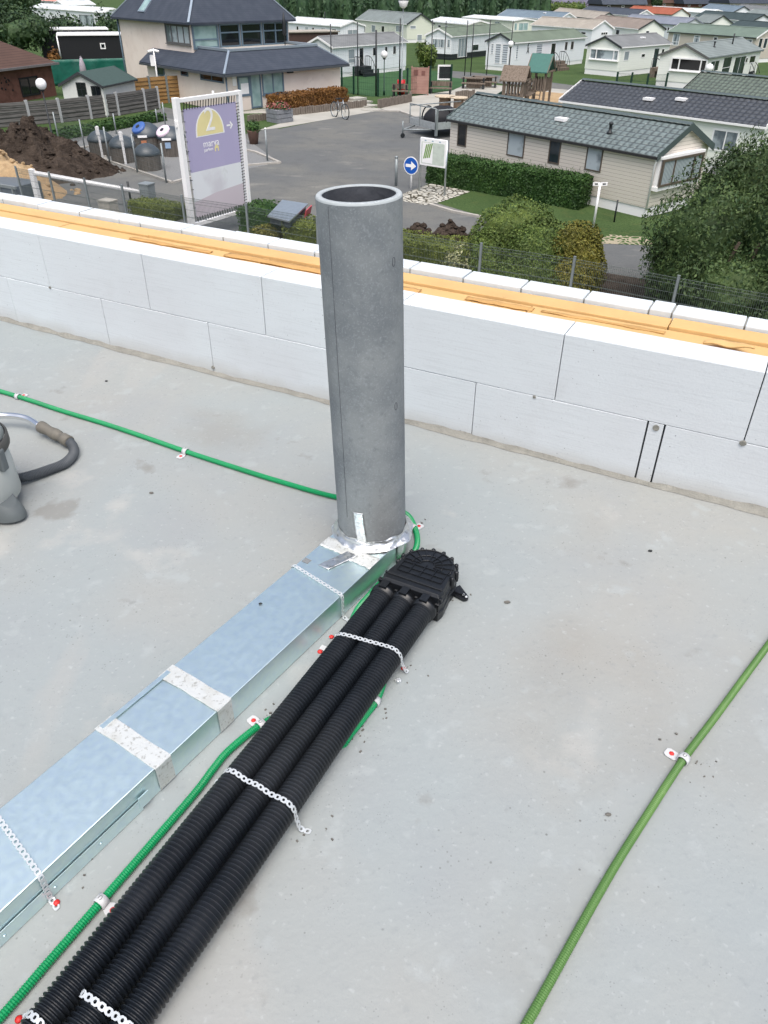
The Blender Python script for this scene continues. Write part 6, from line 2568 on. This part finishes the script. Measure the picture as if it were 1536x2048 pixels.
B = gp(839, 190.5)
f, s_ = facing(B)
h = hz(B, 135) - G
W_ = 33 / F_PX * (B - CAM).dot(FWD)
t_ = thing('wooden_board', B, 'large pinkish brown wooden board with carved panels at the court fence', 'board')
mb = MB()
mb.obox(B - s_ * W_ / 2 + UZ * .12, s_ * W_, f * .1, UZ * (h - .12))
for s in (-1, 1):
    mb.cbox(B + s_ * W_ / 2 * s, .1, .16, h + .1, x=s_)
m_pboard = Mat('pinkish_board', c(178, 140, 128, .64), .8).mottle(1.2, c(156, 116, 104, .6), .7).lines(.22, c(132, 98, 88, .55), .1, .6, strength=.3)
mb.build('panel', m_pboard, t_)
m_carv = plain('carved_brown', c(134, 92, 84, .6), .8)
for k, (a, z, w, hh) in enumerate(((.2, .72, .22, .17), (.62, .72, .26, .2))):
    mb = MB()
    mb.obox(B - s_ * W_ / 2 + s_ * W_ * (1 - a - w) + f * .101 + UZ * h * z, s_ * W_ * w, f * .02, UZ * h * hh)
    mb.build('carved_panel', m_carv, t_)
B = gp(902, 182)
f, s_ = facing(B)
t_ = thing('goal_board', B, 'black slatted board in a thick white frame standing at the court corner', 'board')
mb = MB()
z0, z1 = hz(B, 160) - G, hz(B, 129.5) - G
W_ = 29 / F_PX * (B - CAM).dot(FWD)
o_ = B - s_ * W_ * .96
fr = .13
mb.tube([B - s_ * .1, B - s_ * .1 + UZ * z0], .07, 8)
mb.build('post', m_gpost, t_)
mb = MB()
s2 = (s_ * .97 + f * -.25).normalized()
o_ = B + s2 * -W_ + UZ * z0
mb.obox(o_, s2 * W_, f * .08, UZ * fr)
mb.obox(o_ + UZ * (z1 - z0 - fr), s2 * W_, f * .08, UZ * fr)
mb.obox(o_ + UZ * fr, s2 * fr, f * .08, UZ * (z1 - z0 - 2 * fr))
mb.obox(o_ + s2 * (W_ - fr) + UZ * fr, s2 * fr, f * .08, UZ * (z1 - z0 - 2 * fr))
mb.build('frame', m_wframe, t_)
mb = MB()
mb.obox(o_ + s2 * fr + UZ * fr, s2 * (W_ - 2 * fr), f * .03, UZ * (z1 - z0 - 2 * fr))
for k in range(7):
    mb.obox(o_ + s2 * (fr + (W_ - 2 * fr) * (k + .35) / 7) + UZ * fr + f * .031, s2 * .07, f * .02, UZ * (z1 - z0 - 2 * fr))
mb.build('slats', m_dpost, t_)


def bench(px, w, label, table=False):
    B = gp(*px)
    f, s_ = facing(B)
    s_ = (s_ + f * .15).normalized()
    t = thing('picnic_table' if table else 'bench', B, label, 'picnic table' if table else 'bench')
    mb = MB()
    for s in (-1, 1):
        mb.cbox(B + s_ * (w / 2 - .15) * s, .14, .5, .42, x=s_)
        mb.cbox(B + s_ * (w / 2 - .15) * s - f * .22 + UZ * .42, .14, .1, .5, x=s_)
    mb.build('leg', m_dpost, t)
    mb = MB()
    mb.cbox(B + UZ * .42, w, .5, .09, x=s_)
    mb.build('seat', m_wood, t)
    mb = MB()
    if table:
        mb.cbox(B - f * .8 + UZ * .78, w, .9, .08, x=s_)
        mb.cbox(B - f * .8, w * .6, .2, .78, x=s_)
        mb.build('table_top', m_wood, t)
    else:
        mb.cbox(B - f * .24 + UZ * .6, w, .07, .38, x=s_)
        mb.build('backrest', m_wood, t)


bench((881, 188), 2.0, 'brown bench between the pinkish board and the white framed board')
bench((946, 178), 2.2, 'dark picnic table right of the white framed board', True)
bench((968, 175), 2.4, 'dark picnic table beside the wooden play tower', True)
bench((800, 194), 1.4, 'small wooden bench beside the red bin')
B = gp(802, 191)
t_ = thing('litter_bin', B, 'bright red litter bin beside the tall lamp', 'litter bin')
mb = MB()
mb.lathe(B, [(.34, .1), (.36, 1.2), (.30, 1.2), (.28, .9)], 16)
mb.build('drum', m_redp, t_)
mb = MB()
mb.tube([B, B + UZ * .12], .2, 10)
mb.build('foot', m_dpost, t_)


def playtower(px, w, d, hdeck, heave, hridge, roofm, label, slat_roof=False):
    B = gp(*px)
    x = (dirv(-20) if slat_roof else dirv(-28))
    y = V((-x.y, x.x, 0))
    t = thing('play_tower', B, label, 'play tower')
    q = lambda a, b, z: B + x * a + y * b + UZ * z
    for a, b in ((0, 0), (w, 0), (w, d), (0, d)):
        mb = MB()
        mb.cbox(q(a, b, 0), .16, .16, heave, x=x)
        mb.build('post', m_wood, t)
    mb = MB()
    mb.obox(q(-.05, -.05, hdeck), x * (w + .1), y * (d + .1), UZ * .1)
    mb.build('deck', m_wood, t)
    mb = MB()
    for k in range(6):
        a = .12 + (w - .24) * k / 5
        for b in (-.03, d + .03):
            mb.cbox(q(a, b, hdeck + .1), .13, .04, .8, x=x)
    for k in range(5):
        b = .12 + (d - .24) * k / 4
        mb.cbox(q(w + .03, b, hdeck + .1), .04, .13, .8, x=x)
    mb.build('balustrade', m_wood, t)
    for s in (0, 1):
        mb = MB()
        y0 = -.3 if s == 0 else d + .3
        mb.prism([q(-.25, y0, heave - .1), q(-.25, d / 2, hridge), q(-.25, d / 2, hridge + .07), q(-.25, y0, heave - .03)], x * (w + .5))
        mb.build('roof', roofm, t)
    mb = MB()
    for a in (-.26, w + .2):
        for s in (0, 1):
            y0 = -.32 if s == 0 else d + .32
            mb.beam(q(a, y0, heave - .1), q(a, d / 2, hridge - .02), .06, .14)
        mb.beam(q(a, 0, heave), q(a, d, heave), .06, .12)
    mb.build('gable_beam', m_wood, t)
    mb = MB()
    for s in (.15, w - .15):
        mb.beam(q(s * .6 + .3, -.2, 0), q(s * .6 + .3, 0, hdeck), .07, .09)
    for k in range(4):
        mb.beam(q(.35, -.18 + .04 * k, .25 + .3 * k), q(w * .6 + .2, -.18 + .04 * k, .25 + .3 * k), .06, .06)
    mb.build('ladder', m_wood, t)
    return t, q


t1, q1 = playtower((1003, 222), 1.5, 1.5, 1.0, 2.15, 3.0, m_wood, 'weathered play tower with boarded wooden roof', True)
t2_, q2 = playtower((1054, 212), 1.3, 1.5, 1.1, 2.5, 3.6, m_greenp, 'play tower with bright green pitched roof')
mb = MB()
mb.grid(lambda u, v: q1(-.1 - 1.9 * u, .45 + .6 * v, 1.05 * (1 - u) ** 1.1 + .12 + .22 * (2 * abs(v - .5)) ** 3), 14, 8)
mb.build('slide', m_dgreenp, t1, solid=.03)
mb = MB()
a, b = q1(1.5, .7, 0), q2(0, .7, 0)
for k in range(10):
    p = a.lerp(b, (k + .5) / 10)
    mb.cbox(p + UZ * 1.02, .14, 1.0, .06, x=(b - a))
for s in (-.5, .5):
    mb.beam(a + UZ * 1.75 + q1(0, s, 0) - q1(0, 0, 0), b + UZ * 1.75 + q1(0, s, 0) - q1(0, 0, 0), .06, .14)
    mb.beam(a + UZ * 1.4 + q1(0, s, 0) - q1(0, 0, 0), b + UZ * 1.4 + q1(0, s, 0) - q1(0, 0, 0), .06, .14)
tag(mb.build('rope_bridge', m_wood), 'wooden plank bridge joining the two play towers', 'bridge')
gf = thing('garden_fence', gp(1232, 176), 'dark green fence panels along the path before the bay window caravan', 'fence')
P = [gp(*q_) for q_ in ((1231, 176), (1260, 177), (1292, 179), (1330, 178))]
for p in P:
    mb = MB()
    mb.cbox(p, .14, .14, 1.35, x=hr_)
    mb.build('post', m_gpost, gf)
for a, b in zip(P, P[1:]):
    mb = MB()
    n = int((b - a).length / .12)
    for k in range(1, n):
        q_ = a.lerp(b, k / n)
        mb.tube([q_, q_ + UZ * 1.2], .009, 3, cap=False)
    for z in (.1, .65, 1.2):
        mb.tube([a + UZ * z, b + UZ * z], .015, 3, cap=False)
    mb.build('panel', m_gpost, gf)

# ================================================================== TREES AND FAR BELT
tree(36, 128, -8, 170, 'broad dark leafy tree behind the brick house at the far left', n=5200, ls=.20, lumps=7)
tree(135, 92, 26, 76, 'low green tree in front of the black framed window caravan', n=2300, ls=.25, lumps=6, low=True)
tree(222, 108, 12, 62, 'small green tree squeezed against the left wall of the slate house', n=1700, ls=.22, lumps=5, low=True)
tree(112, 150, 96, 26, 'little brownish shrub tree at the end of the green tarpaulin', f_brown, n=600, ls=.16, lumps=3, low=True)
tree(853, 136, 80, 40, 'yellowish dark shrub tree between the plank sided and the olive roofed caravans', f_bush, n=1800, ls=.16, lumps=4, low=True)
tree(562, 96, 42, 14, 'thin pale young tree at the right corner of the slate house', f_yel, n=300, ls=.18, lumps=3)
mb = MB()
r = random.Random(11)
for k in range(86):
    x = 545 + 545 * k / 85 + r.uniform(-5, 5)
    yb = 36 - 6 * (k / 85) + r.uniform(-2, 3)
    P = gp(x, yb + 6)
    P += V((0, r.uniform(0, 14), 0))
    h = r.uniform(6.0, 9.2) * (1.15 if 60 < k else 1)
    w = r.uniform(1.4, 2.6)
    for i in range(190):
        u = random.random() ** .8
        a = random.random() * 2 * pi
        rr = w * (1 - u * .8) * (.65 + .5 * random.random())
        p = P + V((cos(a) * rr, sin(a) * rr, u * h))
        mb.leaf(p, V((cos(a), sin(a), .3)), random.uniform(.28, .62), .45, 1.0)
    mb.lathe(P, [(w * .7, 0), (w * .6, h * .4), (w * .25, h * .85), (.05, h * .95)], 7, smooth=False)
mb.build('conifer_belt', f_conif, kind='stuff')
mb = MB()
for k in range(40):
    x = 1040 + 120 * k / 39
    P = gp(x, 24 + r.uniform(-1, 1))
    crown(mb, P + UZ * 1.2, 2.2, 1.6, 1.5, 90, .4, core=.7)
tag(mb.build('hedge', f_bush), 'distant yellowish hedge behind the blue grey caravan roof', 'hedge')
mb = MB()
for k in range(30):
    x = -60 + 130 * k / 29
    P = gp(x, 26 + r.uniform(-2, 2))
    crown(mb, P + UZ * 3, 3, 3, 3.6, 120, .5, core=.7)
mb.build('far_trees', f_tree, kind='stuff')


# far buildings along the upper right edge
def far_house(label, x0, x1, ybase, yeave, hroof, wallm, roofm, depth=10):
    P, Q = gp(x0, ybase), gp(x1, ybase)
    d = (Q - P)
    L = d.length
    d.normalize()
    n_ = V((-d.y, d.x, 0))
    he = hz(P.lerp(Q, .5), yeave) - G
    t = thing('far_house', P, label, 'house')
    mb = MB()
    mb.obox(P, d * L, n_ * depth, UZ * he)
    mb.build('wall', wallm, t)
    mb = MB()
    a = P - d * .6 - n_ * .6 + UZ * he
    mb.prism([a, a + n_ * (depth + 1.2), a + n_ * (depth / 2 + .6) + UZ * hroof], d * (L + 1.2))
    mb.build('roof', roofm, t)
    for k in range(max(2, int(L / 5))):
        u = L * (k + .3) / max(2, int(L / 5))
        window(t, P, d, -n_, u, u + 1.3, he * .35, he * .78, m_wframe, m_glass2, fr=.12)
    return t


far_house('far long barn with purple grey roof above the blue grey caravan', 1083, 1202, 16, 13, 9, m_brick, roofmat('purple_grey_roof', (112, 110, 128)), 12)
far_house('far dark brown house with weathered front near the top edge', 1205, 1290, 18, 9, 6, plain('dark_boards', c(98, 90, 82, .55), .9), m_rdark)
far_house('far tan brick house near the top edge', 1318, 1366, 14, 6, 6, plain('tan_brick', c(164, 134, 112, .6), .9), m_brroof)
far_house('far long house with maroon and slate roof at the top edge', 1368, 1456, 15, 8, 7, m_brick, m_slate, 12)
far_house('far grey row of houses at the top right corner', 1458, 1600, 18, 7, 7, m_tan, m_slate, 12)
tree(1310, 18, -8, 22, 'far green tree between the dark house and the tan brick house', n=700, ls=.5, lumps=4)

# ================================================================== LIGHT AND CAMERA
SUN_EL, SUN_AZ = radians(66), radians(178)      # azimuth clockwise from +Y
w = bpy.data.worlds.new('World')
scn.world = w
w.use_nodes = True
nt = w.node_tree
bg = nt.nodes['Background']
sky = nt.nodes.new('ShaderNodeTexSky')
sky.sky_type = 'NISHITA'
sky.sun_disc = False
sky.sun_elevation = SUN_EL
sky.sun_rotation = SUN_AZ
sky.air_density = 1.0
sky.dust_density = 6.0
sky.ozone_density = 1.0
hs_ = nt.nodes.new('ShaderNodeHueSaturation')
hs_.inputs['Saturation'].default_value = .8
nt.links.new(sky.outputs[0], hs_.inputs['Color'])
nt.links.new(hs_.outputs[0], bg.inputs['Color'])
bg.inputs['Strength'].default_value = .15
sl = bpy.data.lights.new('sun', 'SUN')
sl.energy = 1.15
sl.angle = radians(58)
sl.color = (1.0, .99, .975)
so = bpy.data.objects.new('sun', sl)
COL.objects.link(so)
sdir = V((sin(SUN_AZ) * cos(SUN_EL), cos(SUN_AZ) * cos(SUN_EL), sin(SUN_EL)))
so.rotation_euler = sdir.to_track_quat('Z', 'Y').to_euler()
so.location = (0, 0, 30)

from mathutils import Matrix
cd = bpy.data.cameras.new('camera')
cd.sensor_fit = 'VERTICAL'
cd.sensor_height = 24.0
cd.lens = 24.0 * F_PX / 2048
cd.clip_start = .02
cd.clip_end = 5000
co = bpy.data.objects.new('camera', cd)
COL.objects.link(co)
M_ = Matrix((RGT, UPV, -FWD)).transposed().to_4x4()
M_.translation = CAM
co.matrix_world = M_
scn.camera = co
vs_set = scn.view_settings
vs_set.view_transform = 'Standard'
vs_set.look = 'None'
vs_set.exposure = .53
vs_set.gamma = 1.0
